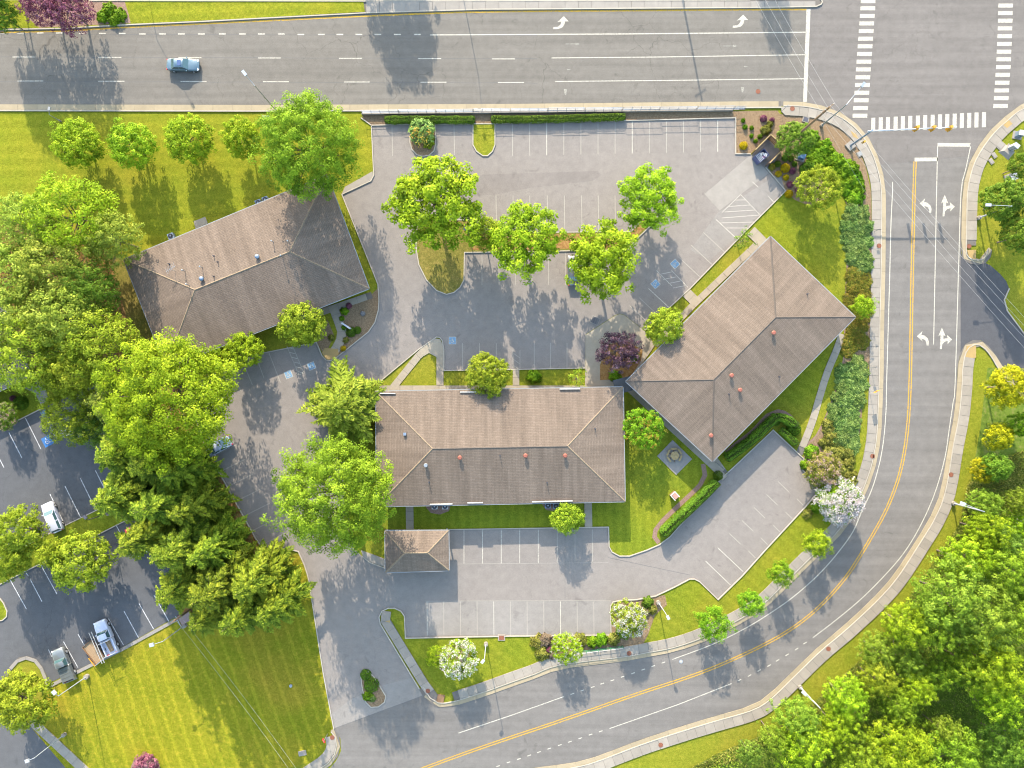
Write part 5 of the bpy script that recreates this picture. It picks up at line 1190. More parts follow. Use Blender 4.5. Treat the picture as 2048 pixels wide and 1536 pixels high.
lf_hedge = leaf('hedge_leaves', [(.028, .062, .005), (.060, .118, .007), (.10, .165, .012)], .2)
lf_goldsh = leaf('golden_shrub_leaves', [(.24, .17, .002), (.36, .27, .003), (.48, .37, .006)], .2)
lf_lily = leaf('lily_leaves', [(.06, .07, .01), (.13, .14, .015), (.26, .17, .03)], .2)
lf_dead = leaf('dry_twigs', [(.08, .055, .035), (.12, .09, .06), (.16, .125, .09)], .1)
bl_white = leaf('white_blossom', [(.32, .27, .25), (.42, .40, .36), (.47, .46, .41)], .25)
bl_pink = leaf('pink_blossom', [(.20, .10, .11), (.27, .17, .155), (.32, .24, .20)], .25)
bl_whpk = leaf('white_and_pink_blossom', [(.30, .22, .25), (.38, .35, .33), (.43, .41, .38)], .25)
bl_orange = leaf('orange_tips', [(.25, .12, .02), (.3, .18, .03), (.27, .24, .04)], .25)

PROTO = {}
def proto(key, Rr, Hh, H, r, seeds, nb=9, **k):
    L = []
    for s in seeds:
        me, c = crown_mesh('crown', s, Rr=Rr, Hh=Hh, **k)
        tm = trunk_mesh('trunk', H, r, c, s, nb, H - Hh / 2); L.append((me, tm, H - Hh / 2 - Hh * .0, Rr, H))
    PROTO[key] = L
proto('big', 8.2, 12.5, 15.5, .42, (1, 2), 12, ncl=760, nl=68, cr=1.05, ls=.135, lower=-.5, rag=.24, lob=.16, spread=.85, inner=.25)
proto('open', 5.2, 7.0, 9.5, .28, (3, 4, 5), 14, ncl=210, nl=66, cr=.95, ls=.17, lower=-.35, lob=.38, inner=.30, rag=.35, spread=.6)
proto('airy', 6.2, 11.0, 14.0, .32, (6, 7, 8), 14, ncl=330, nl=34, cr=1.0, ls=.165, lower=-.5, lob=.25, inner=.3, rag=.22, spread=.7)
proto('row', 3.6, 5.6, 7.0, .16, (9, 10), 8, ncl=300, nl=34, cr=.6, ls=.125, lower=-.75, lob=.2, rag=.25)
proto('small', 2.0, 3.2, 5.0, .09, (11, 12), 8, ncl=170, nl=32, cr=.46, ls=.09, lower=-.6, lob=.3, rag=.42)
proto('mid', 3.2, 4.6, 6.2, .15, (13, 14, 25), 10, ncl=270, nl=34, cr=.52, ls=.115, lower=-.5, lob=.3, rag=.2)
proto('wood', 4.6, 7.0, 9.5, .22, (15, 16, 17, 26), 10, ncl=300, nl=40, cr=.72, ls=.13, lower=-.45, lob=.32, inner=.25, rag=.42, spread=.6)
proto('plum', 3.4, 5.4, 6.4, .18, (18,), 10, ncl=240, nl=26, cr=.5, ls=.12, lower=-.7, lob=.25, rag=.28, spread=1.0, upb=.2)
proto('sparse', 1.7, 3.4, 4.4, .07, (19, 20), 20, ncl=34, nl=16, cr=.42, ls=.09, lower=-.3, lob=.3, inner=.2, rag=.4)
proto('bushy', 1.0, 1.3, 1.2, .05, (21, 22), 4, ncl=60, nl=26, cr=.28, ls=.075, lower=-.5, lob=.2, rag=.15)

def conifer_mesh(seed, H, Rb, levels=22, dens=1.15, droop=.30):
    rg = np.random.default_rng(seed); P_, N_, A_, T_, S_ = [], [], [], [], []; mb = MB(); mb.tube((0, 0, 0), (0, 0, H * .97), H * .019, .03, 8)
    for k in range(levels):
        f = k / (levels - 1); z = H * (.10 + .88 * f); rr = Rb * ((1 - f) ** .62) * rg.uniform(.8, 1.12) + .15; nb = 7 if f < .8 else 4; a0 = rg.random() * 6.28
        for j in range(nb):
            a = a0 + j * 6.283 / nb + rg.normal() * .18; L = rr * rg.uniform(.55, 1.2); d = np.array([math.cos(a), math.sin(a), 0]); side = np.array([-d[1], d[0], 0]); bt = rg.normal() * .12
            m = max(6, int(L * 15 * dens)); s = (np.arange(m) + rg.random(m)) / m
            bend = rg.normal() * .25
            pc = lambda s_: d[None] * (L * s_)[:, None] + side[None] * (bend * L * s_ * s_)[:, None] + np.array([0, 0, 1])[None] * (z + L * (.12 * s_ - droop * s_ ** 2))[:, None]
            if L > 1: mb.tube(tuple(pc(np.array([0.]))[0]), tuple(pc(np.array([.85]))[0]), .05 * (1 - f) + .015, .012, 4, False)
            for sg in (-1, 1):
                w_ = L * .20 * np.sin(np.pi * np.clip(s * .9 + .1, 0, 1)) * rg.uniform(.5, 1.0, m) + .05
                off = (side * sg)[None] * (w_ * .55)[:, None] + d[None] * (w_ * .35)[:, None]
                al = side[None] * sg * .75 + d[None] * .8 + rg.normal(size=(m, 3)) * .18 + np.array([0, 0, -.15])
                P_.append(pc(s) + off + rg.normal(size=(m, 3)) * .05); N_.append(np.array([0, 0, 1.]) + rg.normal(size=(m, 3)) * .33 + d[None] * .2); A_.append(al)
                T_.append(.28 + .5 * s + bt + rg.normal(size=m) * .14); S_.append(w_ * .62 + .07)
    me = leafmesh('crown', np.concatenate(P_), np.concatenate(N_), np.concatenate(S_), .30, np.concatenate(T_), np.concatenate(A_), seed)
    tm = bpy.data.meshes.new('trunk'); tm.from_pydata(mb.v, [], mb.f); tm.update(); return me, tm
PROTO['conifer'] = []
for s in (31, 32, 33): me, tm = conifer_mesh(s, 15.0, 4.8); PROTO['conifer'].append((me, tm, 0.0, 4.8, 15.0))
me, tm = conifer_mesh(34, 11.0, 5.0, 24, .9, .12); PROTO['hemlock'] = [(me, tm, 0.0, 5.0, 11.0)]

cnt = [0]
def tree(label, kind, px, py, rpx, H, mat, name='leafy_tree', cat='tree', group=None, blossom=None, var=None, barkm=None):
    me, tm, zc, R0, H0 = PROTO[kind][(cnt[0] if var is None else var) % len(PROTO[kind])]; cnt[0] += 1
    k = H / H0; hc = (zc if zc else H0 * .35) * k
    loc = P(px, py, hc, 0); s = rpx / S * (HC - hc) / HC / R0 * (.90 if kind in ('big', 'airy') else .93)
    t = thing(name, label, cat, loc, random.uniform(0, 6.28), group)
    tr_ = link('trunk', tm, m_bark if len(tm.materials) == 0 else None, t); tr_.scale = (s, s, k)
    c = bpy.data.objects.new('crown', me); C.objects.link(c); c.parent = t; c.scale = (s, s, k); c.location.z = zc * k
    if len(me.materials) == 0: me.materials.append(mat)
    c.material_slots[0].link = 'OBJECT'; c.material_slots[0].material = mat
    if blossom:
        bm_, fr, sz, ns = blossom; rg = np.random.default_rng(cnt[0]); n = len(me.polygons); co = np.empty(len(me.vertices) * 3, np.float32); me.vertices.foreach_get('co', co); co = co.reshape(-1, 4, 3).mean(1)
        up = (co[:, 2] > np.quantile(co[:, 2], .25)) & (np.linalg.norm(co / np.array([R0, R0, max(1e-3, abs(co[:, 2]).max())]), axis=1) > .72)
        ii = rg.choice(np.where(up)[0], int(fr * .5)); ns = ns * 3; cc = np.repeat(co[ii], ns, 0) + rg.normal(size=(len(ii) * ns, 3)) * sz * 1.25; cc[:, 2] += sz * .8
        bme = leafmesh('blossom', cc, np.array([0, 0, 1.]) + rg.normal(size=cc.shape) * .6, np.full(len(cc), sz * .6), .8, np.repeat(rg.random(len(ii)), ns) * .7 + rg.random(len(cc)) * .3, seed=cnt[0]); bme.materials.append(bm_)
        b = bpy.data.objects.new('blossom', bme); C.objects.link(b); b.parent = t; b.scale = (s, s, k); b.location.z = zc * k
    return t
# the large named trees
tree('huge dense bright maple at the north corner of the west block', 'big', 614, 296, 103, 15, lf_maple, 'maple_tree', var=0)
tree('huge lime green maple overhanging the stalls south of the west block', 'big', 342, 800, 138, 17, lf_lime, 'maple_tree', var=1)
tree('tallest dense maple beside the west end of the middle block', 'big', 668, 988, 122, 18, lf_maple, 'maple_tree', var=0)
tree('light green maple at the north end of the central tree island', 'open', 868, 402, 97, 12, lf_lime, 'maple_tree', var=0)
tree('maple at the south edge of the central island covering several stalls', 'open', 1048, 482, 72, 10, lf_lime, 'maple_tree', var=1)
tree('maple shading the dark sedan in the upper car park', 'open', 1203, 522, 76, 10, lf_lime, 'maple_tree', var=2)
tree('maple at the triangular east end of the central island', 'open', 1299, 400, 62, 8, lf_lime, 'maple_tree', var=1)
tree('smaller olive green tree squeezed between two island maples', 'mid', 968, 466, 36, 6.5, lf_yel)
tree('round yellow-green tree against the south eave of the west block', 'mid', 606, 650, 50, 6.5, lf_yel)
tree('small round bright tree west of the accessible stalls of the west block', 'mid', 488, 699, 38, 5.5, lf_lime)
tree('yellow-green tree touching the north eave of the middle block', 'mid', 976, 750, 47, 6, lf_yel)
tree('yellow-green tree by the northwest eave of the east block', 'mid', 1327, 654, 42, 6, lf_yel)
tree('golden tipped round tree in the courtyard between two blocks', 'mid', 1291, 858, 41, 5.5, lf_bright, blossom=(bl_orange, 260, .1, 4))
tree('small yellow-green tree beside the south condensers of the middle block', 'mid', 1135, 1036, 35, 5, lf_yel)
tree('dark purple leaved tree in the plaza bed', 'plum', 1237, 700, 47, 7, lf_purple, 'plum_tree')
tree('thin nearly bare green tree on the plaza walk at the north eave', 'sparse', 1154, 757, 24, 3.6, lf_yel)
tree('thin nearly bare tree beside the path to the east block', 'sparse', 1486, 480, 24, 4.6, lf_deep)
tree('dark rounded tree under the wooden utility pole', 'mid', 1590, 277, 40, 5.5, lf_deep)
tree('wide yellow-green tree south of the round dark tree at the corner', 'mid', 1640, 374, 44, 6, lf_yel)
tree('small lime tree between daylilies and the east roof corner', 'small', 1727, 613, 22, 3.6, lf_lime)
for px, py, r, lb in ((155, 285, 52, 'leftmost of the four row trees on the north lawn'), (262, 291, 49, 'second of the four row trees on the north lawn, beside the small post'), (376, 279, 52, 'third of the four row trees on the north lawn'), (484, 276, 40, 'fourth row tree on the north lawn, partly behind the big maple')):
    tree('bushy yellow-green ' + lb, 'row', px, py, r, 6.8, lf_lime, 'lawn_tree', group='row of trees on the north lawn')
for px, py, r, lb in ((1634, 1088, 27, 'highest up, under the white flowering tree'), (1563, 1147, 23, 'second from the top and the smallest'), (1502, 1206, 26, 'third from the top'), (1427, 1247, 31, 'lowest and largest')):
    tree('small round street tree by the inner pavement, ' + lb, 'small', px, py, r * 1.1, 5, lf_bright if px != 1634 else lf_lime, 'street_tree', group='street trees along the inner pavement')
# left wood
for px, py, r, H, m, lb in ((145, 440, 92, 12, lf_lime, 'pale lime tree at the top of the western wood'), (228, 478, 58, 11, lf_airy, 'feathery tree over the north corner of the west block'), (55, 450, 70, 12, lf_airy, 'pale airy tree at the left edge below the north lawn'), (20, 545, 75, 13, lf_airy, 'greyish green tree at the left edge of the western wood'), (112, 545, 82, 14, lf_airy, 'airy tree in the middle of the western wood'), (180, 582, 58, 12, lf_deep, 'darker tree near the west wall of the west block'), (55, 640, 82, 13, lf_airy, 'light tree low on the left edge of the western wood'), (130, 640, 74, 15, lf_airy, 'tall airy tree above the office roof corner'), (205, 690, 78, 14, lf_yel, 'yellowish tree reaching toward the west block'), (60, 705, 88, 14, lf_yel, 'yellowish tree hanging over the grey roof corner'), (150, 735, 70, 13, lf_yel, 'yellow-green tree left of the huge lime maple'), (140, 828, 58, 10, lf_yel, 'yellowish tree over the accessible stall of the western lot'), (245, 800, 62, 11, lf_airy, 'airy tree tucked against the huge lime maple'), (190, 850, 52, 8, lf_deep, 'dark green tree at the western lot corner')):
    tree(lb, 'airy', px, py, r, H, m, 'wood_tree', group='trees of the western wood')
for px, py, r, H, lb in ((262, 905, 55, 12, 'conifer at the top left of the conifer belt'), (330, 925, 58, 13, 'conifer just below the huge lime maple'), (380, 940, 46, 12, 'dark conifer by the western stalls below the maple'), (270, 985, 62, 14, 'conifer reaching left over the western lot'), (345, 1000, 60, 15, 'conifer in the middle of the upper belt'), (402, 1010, 46, 13, 'conifer beside the stalls in the middle of the belt'), (315, 1065, 62, 14, 'conifer with pale tips above the western lot'), (385, 1085, 62, 16, 'tall conifer in the centre of the belt'), (440, 1090, 50, 14, 'conifer close to the drive above the island kerb'), (385, 1160, 58, 14, 'conifer above the slatted bin shelter'), (455, 1160, 62, 16, 'tall conifer in the lower belt'), (525, 1150, 56, 14, 'conifer beside the small kerbed nose on the drive'), (435, 1215, 50, 12, 'conifer over the service cables'), (500, 1215, 54, 14, 'conifer at the top of the shaded south lawn'), (560, 1200, 52, 12, 'lowest right conifer next to the drive')):
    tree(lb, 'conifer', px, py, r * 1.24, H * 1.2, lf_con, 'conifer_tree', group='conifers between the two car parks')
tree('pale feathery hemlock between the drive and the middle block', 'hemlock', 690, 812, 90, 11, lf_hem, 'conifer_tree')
for px, py, r, lb in ((36, 1066, 58, 'yellow-green tree left of the white estate car'), (165, 1122, 66, 'yellow-green tree right below the white estate car'), (112, 1108, 28, 'small yellow-green tree between its two larger neighbours'), (15, 1120, 45, 'yellow-green tree at the left edge of the grass strip'), (42, 1400, 66, 'yellow-green tree at the corner by the grey pickup')):
    tree(lb, 'mid', px, py, r, 7.5, lf_yel, 'parking_tree', group='yellow-green trees in the western car park')
# top left and beyond the top edge
tree('dark green tree cut by the top left corner', 'mid', 2, 28, 30, 8, lf_deep)
tree('tall tree beyond the top edge shading the left lanes', 'mid', -28, -80, 46, 12, lf_maple)
for px, py, r, lb in ((82, 10, 42, 'mauve purple tree in the median bed, left one'), (138, 18, 48, 'mauve purple tree in the median bed, right one')): tree(lb, 'plum', px, py, r, 8.2, lf_smoke, 'plum_tree')
tree('leafy tree beyond the top edge shading the middle lanes', 'open', 742, -250, 66, 13, lf_maple)
tree('slender tree beyond the top edge near the median nose', 'airy', 1545, -195, 36, 10, lf_maple)
# flowering
tree('white flowering tree on the lawn near the entrance', 'mid', 920, 1320, 38, 5, lf_lime, 'flowering_tree', blossom=(bl_white, 800, .13, 4))
tree('green leafy bush left of the white flowering tree near the entrance', 'mid', 874, 1313, 24, 3, lf_lime, 'leafy_bush', 'bush')
tree('white flowering tree with orange leaves east of the lower stalls', 'mid', 1260, 1240, 39, 5, lf_yel, 'flowering_tree', blossom=(bl_white, 420, .13, 4))
tree('bright green tree with few white blossoms over the low fence', 'mid', 1130, 1297, 30, 4.5, lf_lime, 'flowering_tree', blossom=(bl_white, 170, .12, 4))
tree('big white and pink flowering tree at the bend', 'mid', 1677, 1003, 48, 5.2, lf_bright, 'flowering_tree', blossom=(bl_whpk, 1500, .14, 4))
tree('sparse pinkish flowering tree above the big white one', 'mid', 1650, 938, 40, 4.5, lf_olive, 'flowering_tree', blossom=(bl_pink, 260, .13, 4))
tree('pink and white flowering tree at the left edge by the grey roof', 'mid', 6, 832, 28, 4, lf_deep, 'flowering_tree', blossom=(bl_pink, 420, .12, 4))
# right edge
for px, py, r, H, m, lb in ((2012, 402, 48, 8, lf_deep, 'dark green tree under the V shaped lamp at the right edge'), (2046, 470, 40, 9, lf_deep, 'dark green tree cut by the right edge above the side driveway'), (2046, 330, 26, 7, lf_deep, 'dark green tree behind the cabinets at the right edge'), (2016, 775, 46, 8, lf_gold, 'golden tree at the right edge beside the side driveway'), (2000, 872, 30, 6, lf_gold, 'smaller golden tree below the larger golden one'), (1968, 940, 26, 5, lf_gold, 'golden and green sapling at the verge'), (1990, 935, 30, 7, lf_deep, 'dark sapling beside the golden sapling'), (2046, 850, 28, 7, lf_bright, 'green tree at the right edge behind the golden trees')):
    tree(lb, 'mid', px, py, r, H, m, 'verge_tree')
# the wood at the lower right
WOODP = [(1975, 975), (1985, 1010), (2048, 960), (2120, 900), (2200, 950), (2200, 1700), (1250, 1700), (1330, 1600), (1440, 1510), (1560, 1450), (1640, 1400), (1730, 1310), (1780, 1230), (1840, 1160), (1900, 1080), (1950, 1010)]
def inside(p, poly):
    x, y = p; r = False
    for i in range(len(poly)):
        (x1, y1), (x2, y2) = poly[i], poly[i - 1]
        if (y1 > y) != (y2 > y) and x < (x2 - x1) * (y - y1) / (y2 - y1) + x1: r = not r
    return r
rw_ = random.Random(11); placed = [(1968, 1060, 34, 9, lf_lime), (1900, 1190, 62, 12, lf_wood), (1955, 1230, 60, 12, lf_wood), (1985, 1330, 52, 12, lf_lime), (1870, 1245, 42, 10, lf_maple), (1985, 1385, 45, 11, lf_lime), (1690, 1395, 38, 8, lf_lime), (1830, 1375, 30, 8, lf_lime), (1750, 1360, 32, 8, lf_yel), (1670, 1450, 34, 8, lf_lime), (1600, 1490, 46, 9, lf_lime), (1800, 1500, 60, 10, lf_lime), (1905, 1510, 55, 10, lf_maple), (1720, 1520, 45, 9, lf_maple), (2010, 1480, 50, 10, lf_deep), (2020, 1140, 50, 11, lf_maple), (1925, 1120, 40, 10, lf_lime), (2035, 1230, 45, 12, lf_maple), (1940, 1330, 40, 10, lf_maple)]
tries = 0
while len(placed) < 62 and tries < 6000:
    tries += 1; x, y = rw_.uniform(1400, 2160), rw_.uniform(960, 1660)
    if not inside((x, y), WOODP): continue
    if any((x - q[0]) ** 2 + (y - q[1]) ** 2 < (q[2] * .62 + 16) ** 2 for q in placed): continue
    placed.append((x, y, rw_.uniform(22, 40), rw_.uniform(5.5, 9), rw_.choice([lf_wood, lf_wood2, lf_lime, lf_maple, lf_wood, lf_wood2])))
for q in placed:
    cw = {lf_wood: 'soft green', lf_wood2: 'muted green', lf_maple: 'green', lf_deep: 'dark green', lf_lime: 'lime green', lf_bright: 'deep bright green', lf_yel: 'yellow-green'}[q[4]]; sw_ = 'large' if q[2] > 44 else 'medium' if q[2] > 30 else 'small'
    zw = 'beyond the frame of the wood' if q[0] > 2060 or q[1] > 1550 else 'at the right edge of the photo' if q[0] > 1985 else 'along the bottom edge of the photo' if q[1] > 1465 else 'in the upper part near the golden trees' if q[1] < 1150 else 'beside the grass verge at the front of the wood' if q[0] + q[1] < 3085 else 'in the shaded middle of the wood'
    tree(f'{sw_} {cw} wood tree {zw}', 'wood', q[0], q[1], q[2] * 1.08, q[3], q[4], 'wood_tree', group='trees of the wood below the bend')

# low growth between the trees, one mass nobody could count
def scatter_mass(name, poly, n, hmax, size, mat, label, seed, aspect=.5, cl=1.2, z0=.0):
    rg = np.random.default_rng(seed); xs = [p[0] for p in poly]; ys = [p[1] for p in poly]; pts = []
    while len(pts) < n:
        x, y = rg.uniform(min(xs), max(xs)), rg.uniform(min(ys), max(ys))
        if inside((x, y), poly): pts.append((x, y))
    c = np.array([tuple(P(*p, z=0)) for p in pts])
    hh = hmax * (.35 + .65 * np.abs(np.sin(c[:, 0] * cl) * np.cos(c[:, 1] * cl * 1.3 + 1))); c[:, 2] = z0 + hh * rg.random(n) ** .6
    me = leafmesh(name, c, np.array([0, 0, 1.]) + rg.normal(size=(n, 3)) * .6, size * rg.uniform(.6, 1.4, n), aspect, .5 + .25 * np.sin(c[:, 0] * .7) * np.cos(c[:, 1] * .6) + rg.normal(size=n) * .2, seed=seed)
    o = link(name, me, mat); o['kind'] = 'stuff'; o['label'] = label; return o
scatter_mass('undergrowth', WOODP[:], 60000, 2.4, .13, lf_wood, 'tangled low undergrowth between the trees of the lower right wood', 41, cl=.5)
scatter_mass('undergrowth', [(1935, 965), (1960, 930), (2100, 880), (2100, 1010), (1975, 1040), (1910, 1100), (1860, 1180), (1800, 1260), (1740, 1330), (1640, 1425), (1560, 1475), (1440, 1530), (1340, 1620), (1200, 1700), (1150, 1650), (1355, 1548), (1440, 1502), (1536, 1462), (1606, 1420), (1711, 1326), (1786, 1246), (1836, 1163), (1880, 1102), (1915, 1048)], 26000, 1.0, .12, lf_olive, 'dry mixed brush along the edge of the wood', 42, cl=.9)
scatter_mass('undergrowth', [(-60, 470), (100, 430), (235, 540), (255, 700), (60, 700), (-60, 700)], 9000, 1.5, .13, lf_deep, 'low growth under the western wood', 43, cl=.5)
scatter_mass('undergrowth', [(230, 880), (430, 890), (440, 960), (530, 1110), (540, 1190), (400, 1210), (290, 1090)], 6000, 1.2, .13, lf_deep, 'low growth beneath the conifer belt', 44, cl=.5)

# shrubs, hedges
def shrub_mesh(seed, r, h, n, ls, aspect=.6, core=True, spiky=False, bumps=.12):
    rg = np.random.default_rng(seed); u = rg.normal(size=(n, 3)); u[:, 2] = np.abs(u[:, 2]) - .15; u /= np.linalg.norm(u, axis=1, keepdims=True)
    rad = 1 + bumps * np.sin(u[:, 0] * 5 + seed) * np.cos(u[:, 1] * 6 + 2 * seed) + rg.normal(size=n) * .04
    t = np.where(rg.random(n) < .3, rg.uniform(.6, .95, n), 1.0); p = u * (rad * t)[:, None] * np.array([r, r, h]); p[:, 2] = np.maximum(p[:, 2], .02)
    if spiky: al = u + rg.normal(size=(n, 3)) * .35; nn = np.array([0, 0, 1.]) + rg.normal(size=(n, 3)) * .5
    else: al = None; nn = u + rg.normal(size=(n, 3)) * .4
    return leafmesh('shrub', p, nn, ls * rg.uniform(.6, 1.3, n), aspect, .5 + rg.normal(size=n) * .2 + .15 * np.sin(u[:, 0] * 4), al, seed)
SH = {'clip': [shrub_mesh(s, 1, .9, 1500, .085, bumps=.05) for s in (51, 52)], 'loose': [shrub_mesh(s, 1, .8, 1300, .12, bumps=.2) for s in (53, 54, 55)], 'spike': [shrub_mesh(s, 1, .6, 1500, .17, .22, spiky=True, bumps=.25) for s in (56, 57, 58)], 'lily': [shrub_mesh(s, 1, .7, 700, .22, .14, spiky=True, bumps=.2) for s in (59, 60)]}
sc_ = [0]
def shrub(label, kind, px, py, rpx, h, mat, cat='shrub', name='shrub', group=None, sy=1.0):
    me = SH[kind][sc_[0] % len(SH[kind])]; sc_[0] += 1
    o = bpy.data.objects.new(name, me); C.objects.link(o)
    if len(me.materials) == 0: me.materials.append(mat)
    o.material_slots[0].link = 'OBJECT'; o.material_slots[0].material = mat
    o.location = P(px, py, h * .5, 0); r = rpx / S; o.scale = (r, r * sy, h); o.rotation_euler.z = random.uniform(0, 6.28) if sy == 1 else 0
    return tag(o, label, cat, group)
for px, py, r, h, m, lb in ((1488, 290, 8, .8, lf_goldsh, 'round golden shrub in the mulch left of the dumpster enclosure'), (1558, 347, 6.5, .7, lf_goldsh, 'round golden shrub, left of a trio below the enclosure'), (1572, 335, 9, .9, lf_goldsh, 'largest golden shrub, top of a trio below the enclosure'), (1573, 354, 6, .6, lf_goldsh, 'smallest golden shrub, bottom of a trio below the enclosure'), (1579, 387, 8, .8, lf_goldsh, 'golden shrub on its own by the lawn edge'),
    (1528, 236, 7, .7, lf_smoke, 'maroon shrub above the mottled bush'), (1545, 239, 5, .7, lf_smoke, 'small maroon shrub right of the mottled bush'), (1586, 341, 6.5, .7, lf_smoke, 'maroon shrub beside the largest golden shrub'), (1581, 368, 6.5, .7, lf_smoke, 'maroon shrub between gold shrubs by the kerb'), (1597, 380, 6, .6, lf_smoke, 'dark maroon shrub beside the yellow-green tree'),
    (1487, 240, 4, .6, lf_bright, 'small green shrub at the top of the mulch corner'), (1491, 253, 4.5, .7, lf_bright, 'small green shrub under the topmost one in the mulch corner'), (1504, 255, 4, .6, lf_bright, 'small green shrub right of its neighbour in the mulch corner'), (1504, 271, 4, .6, lf_bright, 'small green shrub in the middle of the mulch corner'), (1512, 281, 4, .6, lf_bright, 'small green shrub just above the enclosure fence'), (1521, 272, 4.5, .7, lf_deep, 'dark small shrub left of the fence corner'),
    (1545, 333, 7, .6, lf_lily, 'spiky striped shrub by the enclosure corner'), (1556, 327, 6, .7, lf_deep, 'dark green shrub behind the enclosure'), (1571, 315, 6, .7, lf_deep, 'dark green shrub below the rounded tree'), (1583, 316, 6, .7, lf_deep, 'dark green shrub left of the blue utility box'), (1590, 327, 5, .6, lf_deep, 'small dark shrub above the maroon one'),
    (857, 283, 12, .9, lf_yel, 'yellow-green shrub in the north island bed'), (688, 622, 8, .7, lf_bright, 'round bright shrub at the top of the curved walk'), (683, 637, 5, .5, lf_bright, 'small bright shrub beside the curved walk'), (701, 664, 10, .8, lf_hedge, 'dark round shrub below the monument sign, left one'), (714, 660, 7.5, .8, lf_hedge, 'dark round shrub below the monument sign, right one'), (697, 611, 6, .6, lf_smoke, 'small purple shrub by the west block walk'), (691, 680, 6, .5, lf_olive, 'olive shrub near the foot of the curved walk'), (686, 697, 6, .5, lf_goldsh, 'yellow shrub at the tip beside the curved walk'), (662, 675, 6, .5, lf_olive, 'small olive shrub left of the curved walk'), (687, 655, 5, .5, lf_bright, 'low shrub at the middle bend of the curved walk'),
    (731, 1351, 11, .8, lf_hedge, 'round hedge shrub at the top of the entrance island'), (742, 1371, 15, .9, lf_hedge, 'largest round shrub in the entrance island'), (735, 1393, 10, .7, lf_bright, 'lower leafy shrub in the entrance island'), (745, 1398, 7, .5, lf_jun, 'greyish low shrub at the foot of the entrance island'),
    (38, 806, 14, 1.3, lf_hedge, 'round clipped shrub beside the grey roofed building'), (24, 797, 6, .8, lf_smoke, 'small maroon shrub behind the round clipped one'),
    (1533, 259, 10, 1.0, lf_olive, 'mottled brown-green bush above the enclosure'), (1541, 247, 6, .7, lf_olive, 'small olive bush touching the maroon shrubs'), (1077, 1285, 15, .8, lf_olive, 'olive shrub at the left end of the planting bed'), (1090, 1282, 14, .9, lf_dead, 'brownish purple shrub in the planting bed'), (1085, 1308, 14, .9, lf_olive, 'olive shrub at the pavement end of the planting bed'), (1098, 1300, 6, .8, lf_smoke, 'small red shrub in the planting bed'), (1105, 1311, 9, .6, lf_dead, 'brown twiggy shrub by the pavement'),
    (1160, 1282, 14, .8, lf_olive, 'olive shrub right of the fence tree'), (1186, 1285, 12, 1.0, lf_bright, 'green shrub behind the low fence, left one'), (1203, 1281, 13, 1.0, lf_bright, 'green shrub behind the low fence, right one'), (1227, 1280, 12, .9, lf_olive, 'round golden-brown shrub at the lot corner'),
    (1247, 1265, 14, .8, lf_deep, 'dark low shrub under the white and orange flowering tree'), (1296, 1205, 11, .8, lf_deep, 'green shrub beside the pale lamp base'), (1305, 1220, 9, .6, lf_olive, 'olive shrub under the pale lamp base'), (1290, 1226, 9, .6, lf_dead, 'grey twiggy shrub near the pale lamp'),
    (1068, 753, 14, 1.2, lf_bright, 'long low green shrub on the grass by the middle block'), (1271, 715, 9, .8, lf_bright, 'bright shrub right of the purple tree'), (1230, 752, 12, .7, lf_bright, 'bright shrub below the purple tree'), (1590, 858, 14, 1.4, lf_hedge, 'large round clipped shrub at the end of the curved hedge'), (1625, 905, 14, .9, lf_bright, 'bright green shrub at the foot of the path'), (1612, 930, 10, .8, lf_bright, 'bright green shrub at the kerb corner'), (1632, 958, 12, .9, lf_bright, 'green shrub beside the kerb under the pink tree'), (1636, 1015, 12, .9, lf_bright, 'green shrub left of the big white flowering tree'), (1616, 1028, 10, .5, lf_olive, 'low olive shrub beside the kerb below the big flowering tree'),
    (1618, 338, 16, 1.3, lf_hedge, 'smooth domed shrub in the mulch above the wide yellow-green tree'), (216, 18, 14, 1.0, lf_bright, 'bright green shrub in the median bed, left one'), (236, 28, 14, 1.1, lf_bright, 'bright green shrub in the median bed, right one'), (203, 32, 12, .9, lf_bright, 'bright green shrub in the median bed below the mauve tree'), (226, 38, 12, .9, lf_bright, 'bright green shrub in the median bed at the kerb'), (1437, 952, 10, 1.0, lf_hedge, 'dark hedge shrub at the corner handrail'), (1553, 843, 9, .9, lf_hedge, 'clipped shrub at the bend of the curved hedge')):
    shrub(lb, 'clip' if m in (lf_goldsh, lf_hedge, lf_smoke) else 'loose', px, py, r, h, m)
tree('blue-green bush with orange flower heads over the north hedge', 'bushy', 843, 262, 29, 1.9, lf_jun, 'flowering_bush', 'bush', blossom=(bl_orange, 14, .10, 6))
tree('mauve bush in the ring bed at the bottom edge', 'bushy', 291, 1533, 27, 2.2, lf_smoke, 'purple_bush', 'bush')
def fill(poly, kind, step, r, h, mat, label, group, name='shrub', cat='shrub', jit=.35, seed=0):
    rg = random.Random(seed); xs = [p[0] for p in poly]; ys = [p[1] for p in poly]; y = min(ys)
    while y < max(ys):
        x = min(xs) + (step / 2 if int(y / step) % 2 else 0)
        while x < max(xs):
            px, py = x + rg.uniform(-1, 1) * step * jit, y + rg.uniform(-1, 1) * step * jit
            if inside((px, py), poly): shrub(label, kind, px, py, r * rg.uniform(.8, 1.25), h * rg.uniform(.75, 1.25), mat, cat, name, group)
            x += step
        y += step
fill([(1600, 262), (1625, 268), (1660, 285), (1690, 320), (1718, 350), (1724, 395), (1700, 398), (1680, 372), (1665, 345), (1630, 330), (1612, 300)], 'loose', 13, 12, .8, lf_bright, 'bright green spreading shrub in the bank beside the corner pavement', 'spreading green shrubs on the corner bank', seed=1)
